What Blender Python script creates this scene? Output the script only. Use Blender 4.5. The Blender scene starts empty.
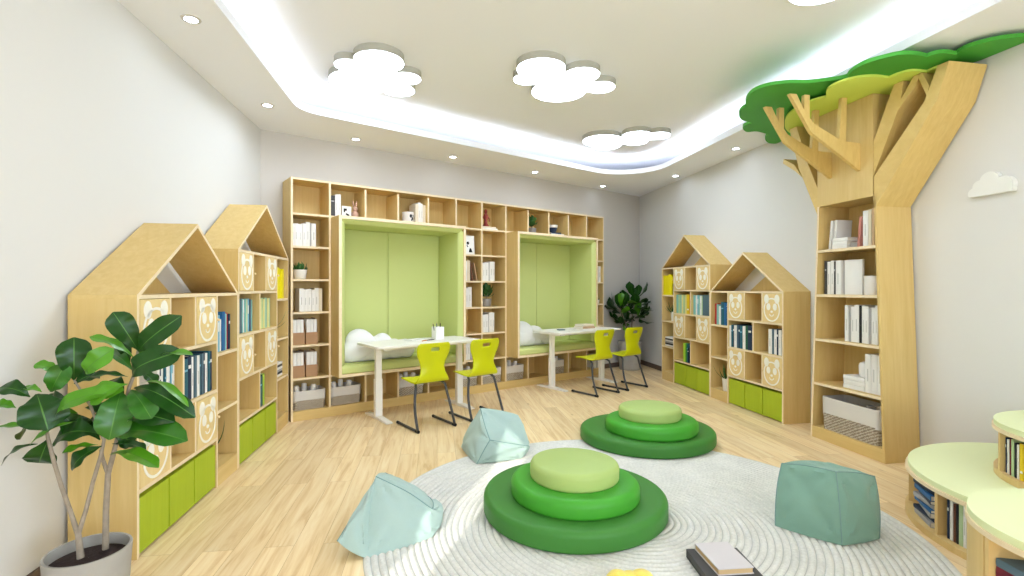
# lamp strengths and exposure
LED, CLOUD, DOWN, SKY, FILL_R, FILL_F, SUN, EXPO = 9.0, 9.8, 20.0, 1.0, 210.0, 85.0, 3.0, 0.68
import bpy, bmesh, math, random
from mathutils import Vector, Matrix, noise
from mathutils.geometry import tessellate_polygon

random.seed(7)
S = bpy.context.scene
COL = S.collection
PI = math.pi
F, CX, CY, CAMZ = 500.0, 512.0, 288.0, 1.32      # focal length in px, centre, eye height


def at(px, py, Y):
    return Vector(((px - CX) / F * Y, Y, CAMZ - (py - CY) / F * Y))


def onz(px, py, z):
    return at(px, py, (CAMZ - z) * F / (py - CY))


# ------------------------------------------------------------------ materials
def lin(c):
    c = c / 255.0
    return c / 12.92 if c <= 0.04045 else ((c + 0.055) / 1.055) ** 2.4


def rgb(r, g, b):
    return (lin(r), lin(g), lin(b), 1.0)


MATS = {}
COOL = (0.82, 0.94, 1.10, 1.0)      # colour of the lamps


def mat(name, col, rough=0.6, spec=0.3, emit=0.0, noise_amt=0.0, noise_scale=30.0, bump=0.0, bump_scale=80.0, metal=0.0, sheen=0.0):
    if name in MATS:
        return MATS[name]
    m = bpy.data.materials.new(name)
    m.use_nodes = True
    nt = m.node_tree
    p = nt.nodes['Principled BSDF']
    c = rgb(*col)
    p.inputs['Base Color'].default_value = c
    p.inputs['Roughness'].default_value = rough
    p.inputs['Specular IOR Level'].default_value = spec
    p.inputs['Metallic'].default_value = metal
    if sheen:
        p.inputs['Sheen Weight'].default_value = sheen
    if emit:
        p.inputs['Emission Color'].default_value = COOL
        p.inputs['Emission Strength'].default_value = emit
    if noise_amt or bump:
        tc = nt.nodes.new('ShaderNodeTexCoord')
        n = nt.nodes.new('ShaderNodeTexNoise')
        n.inputs['Scale'].default_value = noise_scale if noise_amt else bump_scale
        n.inputs['Detail'].default_value = 4
        nt.links.new(tc.outputs['Object'], n.inputs['Vector'])
        if noise_amt:
            mx = nt.nodes.new('ShaderNodeMix')
            mx.data_type = 'RGBA'
            mx.inputs[6].default_value = tuple(v * (1 - noise_amt) for v in c[:3]) + (1,)
            mx.inputs[7].default_value = tuple(min(1, v * (1 + noise_amt)) for v in c[:3]) + (1,)
            nt.links.new(n.outputs['Fac'], mx.inputs[0])
            nt.links.new(mx.outputs[2], p.inputs['Base Color'])
        if bump:
            n2 = n
            if noise_amt:
                n2 = nt.nodes.new('ShaderNodeTexNoise')
                n2.inputs['Scale'].default_value = bump_scale
                n2.inputs['Detail'].default_value = 3
                nt.links.new(tc.outputs['Object'], n2.inputs['Vector'])
            b = nt.nodes.new('ShaderNodeBump')
            b.inputs['Strength'].default_value = bump
            b.inputs['Distance'].default_value = 0.01
            nt.links.new(n2.outputs['Fac'], b.inputs['Height'])
            nt.links.new(b.outputs['Normal'], p.inputs['Normal'])
    MATS[name] = m
    return m


def wood(name, c_light, c_dark, scale, rough=0.45, spec=0.3):
    if name in MATS:
        return MATS[name]
    m = bpy.data.materials.new(name)
    m.use_nodes = True
    nt = m.node_tree
    p = nt.nodes['Principled BSDF']
    p.inputs['Roughness'].default_value = rough
    p.inputs['Specular IOR Level'].default_value = spec
    tc = nt.nodes.new('ShaderNodeTexCoord')
    mp = nt.nodes.new('ShaderNodeMapping')
    mp.inputs['Scale'].default_value = scale
    n = nt.nodes.new('ShaderNodeTexNoise')
    n.inputs['Scale'].default_value = 1.0
    n.inputs['Detail'].default_value = 6
    n.inputs['Roughness'].default_value = 0.65
    n.inputs['Distortion'].default_value = 0.6
    r = nt.nodes.new('ShaderNodeValToRGB')
    r.color_ramp.elements[0].position = 0.3
    r.color_ramp.elements[0].color = rgb(*c_dark)
    r.color_ramp.elements[1].position = 0.7
    r.color_ramp.elements[1].color = rgb(*c_light)
    nt.links.new(tc.outputs['Object'], mp.inputs['Vector'])
    nt.links.new(mp.outputs['Vector'], n.inputs['Vector'])
    nt.links.new(n.outputs['Fac'], r.inputs['Fac'])
    nt.links.new(r.outputs['Color'], p.inputs['Base Color'])
    MATS[name] = m
    return m


WL, WD = (220, 192, 130), (209, 178, 112)
WOOD_V = wood('maple_upright', WL, WD, (28, 28, 1.6))
WOOD_H = wood('maple_level', WL, WD, (1.6, 28, 28))
EDGE = wood('maple_edge', (240, 222, 188), (232, 210, 172), (20, 20, 20))
WHITE = mat('white_paint', (238, 236, 232), 0.5)
WHITE_MATTE = mat('white_matte', (240, 239, 236), 0.8)
GREEN_DRAWER = wood('lime_front', (172, 190, 48), (164, 182, 42), (60, 60, 3), 0.6, 0.2)
PAD = mat('lime_padding', (198, 206, 132), 0.6, 0.25, bump=0.02, bump_scale=300)
PAD_TOP = mat('pale_lime_vinyl', (228, 236, 186), 0.45, 0.3)
DARKGAP = mat('dark_gap', (60, 50, 40), 0.9)
STEEL = mat('dark_steel', (72, 72, 74), 0.4, 0.5, metal=0.3)
CHAIR = mat('lime_yellow_plastic', (200, 204, 8), 0.38, 0.4)
PAGES = mat('paper_pages', (232, 226, 212), 0.9)
TAN_PAGES = mat('tan_pages', (206, 176, 128), 0.9)
SOIL = mat('potting_soil', (52, 40, 38), 0.95, noise_amt=0.5, noise_scale=60, bump=0.6, bump_scale=60)
BARK = mat('grey_bark', (150, 138, 122), 0.85, noise_amt=0.35, noise_scale=40, bump=0.4, bump_scale=60)
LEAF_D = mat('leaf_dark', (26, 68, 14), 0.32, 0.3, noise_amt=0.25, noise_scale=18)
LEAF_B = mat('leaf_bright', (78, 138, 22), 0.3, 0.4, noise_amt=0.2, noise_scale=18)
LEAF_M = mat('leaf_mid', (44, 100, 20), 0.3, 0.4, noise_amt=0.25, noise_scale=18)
LEAF_RIB = mat('leaf_midrib', (78, 124, 48), 0.4)
LEAF_SMALL = mat('small_leaf', (60, 104, 52), 0.45, noise_amt=0.3)
CONCRETE = mat('grey_concrete', (164, 160, 152), 0.85, noise_amt=0.12, noise_scale=14, bump=0.1)
BLACK = mat('black_print', (34, 34, 36), 0.6)


# ------------------------------------------------------------------ mesh helpers
class MB:
    """collects geometry of ONE part"""

    def __init__(self):
        self.v, self.f, self.m, self.s = [], [], [], []

    def add(self, vs, fs, mi=0, smooth=False):
        o = len(self.v)
        self.v += [tuple(p) for p in vs]
        for k, fc in enumerate(fs):
            self.f.append([o + i for i in fc])
            self.m.append(mi[k] if isinstance(mi, (list, tuple)) else mi)
            self.s.append(smooth)
        return self

    def box(self, x0, x1, y0, y1, z0, z1, mi=0, front=None):
        if x0 > x1: x0, x1 = x1, x0
        vs = [(x, y, z) for z in (z0, z1) for y in (y0, y1) for x in (x0, x1)]
        fs = [(0, 2, 3, 1), (4, 5, 7, 6), (0, 1, 5, 4), (2, 6, 7, 3), (0, 4, 6, 2), (1, 3, 7, 5)]
        ms = [mi] * 6
        if front is not None:
            ms[2] = front
        return self.add(vs, fs, ms)

    def prism(self, poly, to3, a, b, mi=0, cap_a=None, smooth_side=False):
        """extrude a 2D polygon; to3(u, v, w) -> xyz with w from a to b"""
        n = len(poly)
        vs = [to3(u, v, a) for u, v in poly] + [to3(u, v, b) for u, v in poly]
        tris = tessellate_polygon([[Vector((u, v, 0)) for u, v in poly]])
        area = sum(poly[i][0] * poly[(i + 1) % n][1] - poly[(i + 1) % n][0] * poly[i][1] for i in range(n))
        fs, ms = [], []
        for t in tris:
            fs.append(tuple(t)); ms.append(mi if cap_a is None else cap_a)
            fs.append(tuple(n + i for i in reversed(t))); ms.append(mi)
        self.add(vs, fs, ms)
        o = len(self.v)
        fs = []
        for i in range(n):
            j = (i + 1) % n
            fs.append((i, j, n + j, n + i))
        self.add(vs, fs, mi, smooth_side)
        return self

    def tube(self, pts, r, seg=8, mi=0, caps=True, r2=None):
        pts = [Vector(p) for p in pts]
        n = len(pts)
        rs = r if isinstance(r, (list, tuple)) else [r + ((r2 if r2 is not None else r) - r) * i / max(1, n - 1) for i in range(n)]
        vs, fs = [], []
        up = None
        for i, p in enumerate(pts):
            d = (pts[min(i + 1, n - 1)] - pts[max(i - 1, 0)]).normalized()
            if up is None:
                up = d.orthogonal().normalized()
            up = (up - d * up.dot(d))
            up = up.normalized() if up.length > 1e-6 else d.orthogonal().normalized()
            sd = d.cross(up)
            for k in range(seg):
                a = 2 * PI * k / seg
                vs.append(p + (up * math.cos(a) + sd * math.sin(a)) * rs[i])
        for i in range(n - 1):
            for k in range(seg):
                k2 = (k + 1) % seg
                fs.append((i * seg + k, i * seg + k2, (i + 1) * seg + k2, (i + 1) * seg + k))
        if caps:
            fs.append(tuple(reversed(range(seg))))
            fs.append(tuple((n - 1) * seg + k for k in range(seg)))
        return self.add(vs, fs, mi, True)

    def lathe(self, prof, c=(0, 0, 0), seg=32, mi=0, sx=1.0, sy=1.0, rot=0.0, egg=0.0, close=True):
        vs, fs = [], []
        for (r, z) in prof:
            for k in range(seg):
                a = 2 * PI * k / seg
                x, y = r * math.cos(a) * sx, r * math.sin(a) * sy
                x *= 1 + egg * math.sin(a)
                xr = x * math.cos(rot) - y * math.sin(rot)
                yr = x * math.sin(rot) + y * math.cos(rot)
                vs.append((c[0] + xr, c[1] + yr, c[2] + z))
        n = len(prof)
        for i in range(n - 1):
            for k in range(seg):
                k2 = (k + 1) % seg
                fs.append((i * seg + k, i * seg + k2, (i + 1) * seg + k2, (i + 1) * seg + k))
        if close:
            if prof[0][0] > 1e-4: fs.append(tuple(reversed(range(seg))))
            if prof[-1][0] > 1e-4: fs.append(tuple((n - 1) * seg + k for k in range(seg)))
        return self.add(vs, fs, mi, True)

    def ball(self, c, r, seg=12, mi=0, sz=1.0):
        prof = [(max(1e-5, r * math.sin(PI * i / 8)), -r * sz * math.cos(PI * i / 8)) for i in range(9)]
        return self.lathe(prof, c, seg, mi, close=False)

    def grid(self, fn, nu, nv, mi=0, skip=None):
        vs = [fn(i / nu, j / nv) for j in range(nv + 1) for i in range(nu + 1)]
        fs = []
        for j in range(nv):
            for i in range(nu):
                if skip and skip(i, j): continue
                fs.append((j * (nu + 1) + i, j * (nu + 1) + i + 1, (j + 1) * (nu + 1) + i + 1, (j + 1) * (nu + 1) + i))
        return self.add(vs, fs, mi, True)

    def build(self, name, mats, parent=None, M=None, weld=True):
        me = bpy.data.meshes.new(name)
        me.from_pydata(self.v, [], self.f)
        if not isinstance(mats, (list, tuple)):
            mats = [mats]
        for m in mats:
            me.materials.append(m)
        me.polygons.foreach_set('material_index', self.m)
        me.polygons.foreach_set('use_smooth', self.s)
        bm = bmesh.new()
        bm.from_mesh(me)
        if weld:
            bmesh.ops.remove_doubles(bm, verts=bm.verts, dist=1e-5)
        bmesh.ops.recalc_face_normals(bm, faces=bm.faces)
        bm.to_mesh(me)
        bm.free()
        me.set_sharp_from_angle(angle=math.radians(40))
        o = bpy.data.objects.new(name, me)
        COL.objects.link(o)
        if parent is not None:
            o.parent = parent
        if M is not None:
            o.matrix_world = M
        return o


def tag(o, label, cat, group=None):
    o['label'] = label
    o['category'] = cat
    if group:
        o['group'] = group
    return o


def thing(name, label, cat, M=None, group=None):
    o = bpy.data.objects.new(name, None)
    COL.objects.link(o)
    o.empty_display_size = 0.05
    if M is not None:
        o.matrix_world = M
    return tag(o, label, cat, group)


def struct(o):
    o['kind'] = 'structure'
    return o


def dup(root, M, label, group=None):
    r = root.copy()
    COL.objects.link(r)
    r.matrix_world = M
    r['label'] = label
    if group:
        r['group'] = group
    for ch in list(root.children):
        c = ch.copy()
        COL.objects.link(c)
        c.parent = r
        for g in list(ch.children):
            d = g.copy()
            COL.objects.link(d)
            d.parent = c
    return r


def frame(origin, xdir):
    """matrix with local x along xdir (plan), local y = x turned left, z up"""
    x = Vector((xdir[0], xdir[1], 0)).normalized()
    y = Vector((-x.y, x.x, 0))
    M = Matrix(((x.x, y.x, 0, origin[0]), (x.y, y.y, 0, origin[1]), (0, 0, 1, origin[2] if len(origin) > 2 else 0), (0, 0, 0, 1)))
    return M


def T(x, y, z, rz=0.0):
    return Matrix.Translation((x, y, z)) @ Matrix.Rotation(rz, 4, 'Z')


XZ = lambda u, v, w: (u, w, v)          # polygon in x-z, extruded along y
XY = lambda u, v, w: (u, v, w)          # polygon in x-y, extruded along z


def blob(circles, n=220, cut=None, centre=None):
    """outline of overlapping round lobes, seen from their common centre"""
    if centre is None:
        w = sum(r * r for _, _, r in circles)
        cx = sum(x * r * r for x, _, r in circles) / w
        cy = sum(y * r * r for _, y, r in circles) / w
    else:
        cx, cy = centre
    out = []
    for k in range(n):
        a = 2 * PI * k / n
        dx, dy = math.cos(a), math.sin(a)
        best = 0.02
        for (x, y, r) in circles:
            ox, oy = x - cx, y - cy
            b = ox * dx + oy * dy
            disc = b * b - (ox * ox + oy * oy - r * r)
            if disc > 0:
                best = max(best, b + math.sqrt(disc))
        if cut:
            for (px, py, nx, ny) in cut:            # keep (p - P).n <= 0
                den = dx * nx + dy * ny
                if den > 1e-6:
                    t = ((px - cx) * nx + (py - cy) * ny) / den
                    best = min(best, max(0.01, t))
        out.append((cx + dx * best, cy + dy * best))
    return out


def rrect(x0, x1, y0, y1, r, n=5):
    pts = []
    for (cx, cy, a0) in ((x1 - r, y0 + r, -PI / 2), (x1 - r, y1 - r, 0), (x0 + r, y1 - r, PI / 2), (x0 + r, y0 + r, PI)):
        for k in range(n + 1):
            a = a0 + PI / 2 * k / n
            pts.append((cx + r * math.cos(a), cy + r * math.sin(a)))
    return pts


def ellipse(cx, cy, rx, ry, n=20):
    return [(cx + rx * math.cos(2 * PI * k / n), cy + ry * math.sin(2 * PI * k / n)) for k in range(n)]


# ------------------------------------------------------------------ camera
cam = bpy.data.cameras.new('camera')
cam.sensor_width = 36
cam.lens = F / 1024 * 36
cam.clip_start = 0.05
co = bpy.data.objects.new('camera', cam)
COL.objects.link(co)
co.location = (0, 0, CAMZ)
co.rotation_euler = (PI / 2, 0, 0)
S.camera = co

# ------------------------------------------------------------------ room plan
ZC, ZLIP, ZUP = 2.92, 2.985, 3.17
YF = -5.0
BU = Vector((0.788, 0.615)).normalized()         # along the back wall, to the right
BV = Vector((-BU.y, BU.x))                       # into the back wall
P0 = Vector((-2.172, 4.91))                      # bookcase, left front foot
BD = 0.32                                        # bookcase depth
W0 = P0 + BV * (BD + 0.004)
lw = lambda y: -2.535 - 0.15 * (y - 5.04)        # left wall x at y
rw = lambda y: 2.235 + 0.18 * (8.745 - y)        # right wall x at y


def meet_left():
    # W0 + t BU on the left wall
    t = (lw(W0.y) - W0.x) / (BU.x + 0.15 * BU.y)
    return W0 + BU * t


def meet_right():
    t = (rw(W0.y) - W0.x) / (BU.x + 0.18 * BU.y)
    return W0 + BU * t


CBL, CBR = meet_left(), meet_right()
CFL, CFR = Vector((lw(YF), YF)), Vector((rw(YF), YF))
ROOM = [CFL, CFR, CBR, CBL]                      # counter-clockwise


def wall_pieces(name, a, b, holes, m, z1=3.2, thick=0.12):
    """wall from a to b (inside on the left when walking a->b), holes = (s0, s1, z0, z1)"""
    L = (b - a).length
    M = frame((a.x, a.y, 0), (b - a))
    mb = MB()
    xs = sorted({0.0, L} | {h[0] for h in holes} | {h[1] for h in holes})
    for i in range(len(xs) - 1):
        x0, x1 = xs[i], xs[i + 1]
        segs = [(0.0, z1)]
        for h in holes:
            if h[0] <= x0 + 1e-6 and h[1] >= x1 - 1e-6:
                segs = [(0.0, h[2]), (h[3], z1)]
        for (q0, q1) in segs:
            if q1 - q0 > 0.01:
                mb.box(x0, x1, -thick, 0, q0, q1)
    return struct(mb.build(name, m, M=M)), M


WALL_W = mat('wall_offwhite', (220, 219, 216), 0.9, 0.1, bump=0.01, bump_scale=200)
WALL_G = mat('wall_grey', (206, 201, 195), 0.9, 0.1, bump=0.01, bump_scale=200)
CEIL_M = mat('ceiling_paint', (240, 242, 248), 0.9, 0.1)

# windows behind the camera: a slim one in the left wall (sunlight), wide ones added for fill light in the right and front walls
# left wall runs CBL -> CFL, right wall runs CFR -> CBR
def s_left(y): return (Vector((lw(y), y)) - CBL).length
def s_right(y): return (Vector((rw(y), y)) - CFR).length

SUNWIN = (s_left(-1.02), s_left(-1.68), 0.05, 2.55)
ADDED_RWIN = (s_right(-4.6), s_right(-1.0), 0.6, 2.7)
ADDED_FWIN = (0.4, (CFR - CFL).length - 0.4, 0.5, 2.75)
_, ML = wall_pieces('wall_left', CBL, CFL, [SUNWIN], WALL_W)
_, MR = wall_pieces('wall_right', CFR, CBR, [ADDED_RWIN], WALL_W)
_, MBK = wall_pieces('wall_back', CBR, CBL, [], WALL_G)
_, MF = wall_pieces('wall_front', CFL, CFR, [ADDED_FWIN], WALL_W)

FRAME_W = mat('window_frame_white', (235, 235, 232), 0.5)


def glass():
    m = bpy.data.materials.new('window_glass')
    m.use_nodes = True
    nt = m.node_tree
    for n in list(nt.nodes):
        if n.type == 'BSDF_PRINCIPLED': nt.nodes.remove(n)
    t = nt.nodes.new('ShaderNodeBsdfTransparent')
    g = nt.nodes.new('ShaderNodeBsdfGlossy')
    g.inputs['Roughness'].default_value = 0.02
    mx = nt.nodes.new('ShaderNodeMixShader')
    mx.inputs[0].default_value = 0.05
    nt.links.new(t.outputs[0], mx.inputs[1])
    nt.links.new(g.outputs[0], mx.inputs[2])
    nt.links.new(mx.outputs[0], nt.nodes['Material Output'].inputs['Surface'])
    return m


GLASS = glass()


def window(k, M, h, mull):
    s0, s1, z0, z1 = h
    mb = MB()
    w = 0.05
    mb.box(s0, s1, -0.09, -0.03, z0, z0 + w); mb.box(s0, s1, -0.09, -0.03, z1 - w, z1)
    mb.box(s0, s0 + w, -0.09, -0.03, z0 + w, z1 - w); mb.box(s1 - w, s1, -0.09, -0.03, z0 + w, z1 - w)
    for i in range(1, mull):
        x = s0 + (s1 - s0) * i / mull
        mb.box(x - w / 2, x + w / 2, -0.09, -0.03, z0 + w, z1 - w)
    o = struct(mb.build('window_%d' % k, FRAME_W, M=M))
    g = MB().box(s0 + w, s1 - w, -0.064, -0.06, z0 + w, z1 - w).build('pane', GLASS, o)
    return o


window(1, ML, SUNWIN, 1)
window(2, MR, ADDED_RWIN, 3)  # added window, an opening for the right fill lamp
window(3, MF, ADDED_FWIN, 4)  # added window, an opening for the front fill lamp

# floor of oak planks running along the left wall
def floor_mat():
    m = bpy.data.materials.new('oak_planks')
    m.use_nodes = True
    nt = m.node_tree
    p = nt.nodes['Principled BSDF']
    p.inputs['Roughness'].default_value = 0.42
    p.inputs['Specular IOR Level'].default_value = 0.35
    tc = nt.nodes.new('ShaderNodeTexCoord')
    mp = nt.nodes.new('ShaderNodeMapping')
    mp.inputs['Rotation'].default_value = (0, 0, -math.atan2(0.989, -0.148))
    br = nt.nodes.new('ShaderNodeTexBrick')
    br.inputs['Color1'].default_value = (0, 0, 0, 1)
    br.inputs['Color2'].default_value = (1, 1, 1, 1)
    br.inputs['Mortar'].default_value = (0.5, 0.5, 0.5, 1)
    br.inputs['Scale'].default_value = 1.0
    br.inputs['Mortar Size'].default_value = 0.0012
    br.inputs['Mortar Smooth'].default_value = 0.3
    br.inputs['Brick Width'].default_value = 1.35
    br.inputs['Row Height'].default_value = 0.145
    br.offset = 0.37
    br.offset_frequency = 2
    nt.links.new(tc.outputs['Object'], mp.inputs['Vector'])
    nt.links.new(mp.outputs['Vector'], br.inputs['Vector'])
    # grain, shifted from plank to plank
    sh = nt.nodes.new('ShaderNodeVectorMath'); sh.operation = 'MULTIPLY_ADD'
    sh.inputs[1].default_value = (7.3, 3.1, 0)
    nt.links.new(br.outputs['Color'], sh.inputs[0])
    nt.links.new(mp.outputs['Vector'], sh.inputs[2])
    g = nt.nodes.new('ShaderNodeMapping'); g.inputs['Scale'].default_value = (1.6, 22, 1)
    nt.links.new(sh.outputs[0], g.inputs['Vector'])
    n = nt.nodes.new('ShaderNodeTexNoise')
    n.inputs['Scale'].default_value = 1.0; n.inputs['Detail'].default_value = 7; n.inputs['Roughness'].default_value = 0.62; n.inputs['Distortion'].default_value = 0.9
    nt.links.new(g.outputs['Vector'], n.inputs['Vector'])
    r = nt.nodes.new('ShaderNodeValToRGB')
    r.color_ramp.elements[0].position = 0.28; r.color_ramp.elements[0].color = rgb(216, 180, 128)
    r.color_ramp.elements[1].position = 0.68; r.color_ramp.elements[1].color = rgb(246, 226, 188)
    e = r.color_ramp.elements.new(0.5); e.color = rgb(238, 212, 166)
    nt.links.new(n.outputs['Fac'], r.inputs['Fac'])
    # plank tone
    tone = nt.nodes.new('ShaderNodeMix'); tone.data_type = 'RGBA'; tone.blend_type = 'MULTIPLY'
    tr = nt.nodes.new('ShaderNodeValToRGB')
    tr.color_ramp.elements[0].color = (0.84, 0.80, 0.74, 1); tr.color_ramp.elements[1].color = (1.06, 1.05, 1.03, 1)
    nt.links.new(br.outputs['Color'], tr.inputs['Fac'])
    tone.inputs[0].default_value = 0.8
    nt.links.new(r.outputs['Color'], tone.inputs[6]); nt.links.new(tr.outputs['Color'], tone.inputs[7])
    # knots
    kn = nt.nodes.new('ShaderNodeTexVoronoi'); kn.inputs['Scale'].default_value = 1.0
    km = nt.nodes.new('ShaderNodeMapping'); km.inputs['Scale'].default_value = (1.7, 4.0, 1)
    nt.links.new(sh.outputs[0], km.inputs['Vector']); nt.links.new(km.outputs['Vector'], kn.inputs['Vector'])
    kr = nt.nodes.new('ShaderNodeValToRGB')
    kr.color_ramp.elements[0].position = 0.02; kr.color_ramp.elements[0].color = (0.45, 0.33, 0.22, 1)
    kr.color_ramp.elements[1].position = 0.07; kr.color_ramp.elements[1].color = (1, 1, 1, 1)
    nt.links.new(kn.outputs['Distance'], kr.inputs['Fac'])
    k2 = nt.nodes.new('ShaderNodeMix'); k2.data_type = 'RGBA'; k2.blend_type = 'MULTIPLY'; k2.inputs[0].default_value = 0.6
    nt.links.new(tone.outputs[2], k2.inputs[6]); nt.links.new(kr.outputs['Color'], k2.inputs[7])
    # joints
    jm = nt.nodes.new('ShaderNodeMix'); jm.data_type = 'RGBA'; jm.blend_type = 'MULTIPLY'
    jm.inputs[7].default_value = (0.62, 0.52, 0.42, 1)
    nt.links.new(br.outputs['Fac'], jm.inputs[0]); nt.links.new(k2.outputs[2], jm.inputs[6])
    nt.links.new(jm.outputs[2], p.inputs['Base Color'])
    return m


fl = MB()
fl.prism([(p.x, p.y) for p in ROOM], XY, -0.1, 0.0)
struct(fl.build('floor', floor_mat()))

# upper ceiling and dropped border with a light cove
ce = MB()
ce.prism([(p.x, p.y) for p in ROOM], XY, ZUP, ZUP + 0.1)
struct(ce.build('ceiling', CEIL_M))


def offset_lines():
    d = [0.75, 0.57, 0.79, 0.53]               # front, right, back, left
    pts = []
    lines = []
    for i in range(4):
        a, b = ROOM[i], ROOM[(i + 1) % 4]
        u = (b - a).normalized()
        n = Vector((-u.y, u.x))
        lines.append((a + n * d[i], u))
    for i in range(4):
        (p, u), (q, w) = lines[i - 1], lines[i]
        den = u.x * w.y - u.y * w.x
        t = ((q.x - p.x) * w.y - (q.y - p.y) * w.x) / den
        pts.append(p + u * t)
    return pts                                    # corner i lies between line i-1 and i


def rounded(pts, radii, n=10):
    out = []
    m = len(pts)
    for i in range(m):
        p, a, b = pts[i], pts[i - 1], pts[(i + 1) % m]
        d1, d2 = (a - p).normalized(), (b - p).normalized()
        ang = d1.angle(d2)
        r = radii[i]
        tl = r / math.tan(ang / 2)
        c = p + (d1 + d2).normalized() * (r / math.sin(ang / 2))
        s, e = p + d1 * tl, p + d2 * tl
        a0 = math.atan2(s.y - c.y, s.x - c.x)
        a1 = math.atan2(e.y - c.y, e.x - c.x)
        da = (a1 - a0 + PI) % (2 * PI) - PI
        for k in range(n + 1):
            a_ = a0 + da * k / n
            out.append(Vector((c.x + r * math.cos(a_), c.y + r * math.sin(a_))))
    return out


IN = offset_lines()
LIP = rounded(IN, [0.3, 0.3, 0.55, 0.30])


def ring(outer, inner, z0, z1, name, m):
    bm = bmesh.new()
    def loop(pts, z):
        vs = [bm.verts.new((p.x, p.y, z)) for p in pts]
        return vs, [bm.edges.new((vs[i], vs[(i + 1) % len(vs)])) for i in range(len(vs))]
    for z in (z0, z1):
        _, e1 = loop(outer, z)
        _, e2 = loop(inner, z)
        bmesh.ops.triangle_fill(bm, edges=e1 + e2, use_beauty=True)
    for pts in (outer, inner):
        for i in range(len(pts)):
            a, b = pts[i], pts[(i + 1) % len(pts)]
            vs = [bm.verts.new((a.x, a.y, z0)), bm.verts.new((b.x, b.y, z0)), bm.verts.new((b.x, b.y, z1)), bm.verts.new((a.x, a.y, z1))]
            bm.faces.new(vs)
    bmesh.ops.remove_doubles(bm, verts=bm.verts, dist=1e-5)
    bmesh.ops.recalc_face_normals(bm, faces=bm.faces)
    me = bpy.data.meshes.new(name)
    bm.to_mesh(me); bm.free()
    me.materials.append(m)
    o = bpy.data.objects.new(name, me)
    COL.objects.link(o)
    return o




LED_M = mat('led_white', (246, 249, 255), 0.5, emit=LED)
LED_M.node_tree.nodes['Principled BSDF'].inputs['Emission Color'].default_value = (0.90, 0.95, 1.0, 1)
led = MB()
def shrink(pts, d):
    m = len(pts); out = []
    for i in range(m):
        t = (pts[(i + 1) % m] - pts[i - 1]).normalized()
        out.append(pts[i] + Vector((t.y, -t.x)) * d)
    return out
O1, O2 = shrink(LIP, 0.05), shrink(LIP, 0.08)
struct(ring(ROOM, LIP, ZC, ZC + 0.02, 'trim_1', CEIL_M))
struct(ring(shrink(LIP, 0.016), LIP, ZC + 0.0202, ZLIP, 'trim_2', CEIL_M))
n_ = len(LIP)
led.add([(p.x, p.y, ZC + 0.034) for p in O1] + [(p.x, p.y, ZC + 0.034) for p in O2] + [(p.x, p.y, ZC + 0.0215) for p in O1] + [(p.x, p.y, ZC + 0.0215) for p in O2],
        [f for i in range(n_) for f in ((i, (i + 1) % n_, n_ + (i + 1) % n_, n_ + i), (i, (i + 1) % n_, 2 * n_ + (i + 1) % n_, 2 * n_ + i), (n_ + i, n_ + (i + 1) % n_, 3 * n_ + (i + 1) % n_, 3 * n_ + i))])
tag(led.build('led_strip', LED_M), 'white LED strip hidden in the cove around the ceiling', 'light strip')

# dark baseboards
BASEB = mat('brown_baseboard', (104, 88, 76), 0.6)
def baseboard(name, a, b, s0, s1):
    M = frame((a.x, a.y, 0), b - a)
    mb = MB(); mb.box(s0, s1, 0.001, 0.014, 0.0, 0.075)
    return struct(mb.build(name, BASEB, M=M))
LB = (CBL - CBR).length
baseboard('baseboard_back', CBR, CBL, 0.02, (CBR - (W0 + BU * 4.56)).length - 0.02)
LRW = (CBR - CFR).length
baseboard('baseboard_right', CFR, CBR, s_right(7.42), LRW - 0.02)
baseboard('baseboard_left', CBL, CFL, s_left(2.32), s_left(-0.55))

# ------------------------------------------------------------------ ceiling lamps
CLOUD_E = mat('cloud_diffuser', (250, 251, 255), 0.5, emit=CLOUD)
CLOUD_RIM = mat('cloud_rim', (178, 176, 164), 0.7)


def cloud_lamp(lobes, label):
    zf = ZUP - 0.06
    cs = []
    for (px, py, r) in lobes:
        p = onz(px, py, zf)
        cs.append((p.x, p.y, r / F * p.y))
    out = blob(cs)
    cx = sum(p[0] for p in out) / len(out); cy = sum(p[1] for p in out) / len(out)
    t = thing('cloud_ceiling_lamp', label, 'ceiling lamp', T(cx, cy, zf), 'cloud shaped ceiling lamps')
    loc = [(x - cx, y - cy) for x, y in out]
    MB().prism(loc, XY, 0.004, 0.06).build('rim', CLOUD_RIM, t)
    ins = [(x * 0.985, y * 0.985) for x, y in loc]
    MB().prism(ins, XY, 0.0, 0.004).build('diffuser', CLOUD_E, t)


cloud_lamp([(379, 62, 24.6), (349, 66, 14.4), (358.8, 83, 28.7), (406.6, 79, 14.4), (398.4, 90.6, 16.4), (378, 78, 24)], 'white cloud ceiling lamp nearest the left wall above the nook')
cloud_lamp([(541, 69.4, 24.6), (582, 75.5, 17.8), (601, 87.9, 14.4), (558.8, 92, 27.3), (526, 79.7, 13), (565, 82, 22)], 'white cloud ceiling lamp in the middle of the ceiling')
cloud_lamp([(602, 141, 19.5), (637, 136, 14.6), (658.6, 136, 11.7), (636, 142, 11.7), (606, 146, 14.6), (625, 141, 12)], 'small looking far white cloud ceiling lamp above the tall right house')
cloud_lamp([(825, -13, 33), (801, -15, 18), (853, -15, 17), (836, -40, 27), (806, -40, 22)], 'white cloud ceiling lamp cut off by the top edge near the tree')

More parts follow.
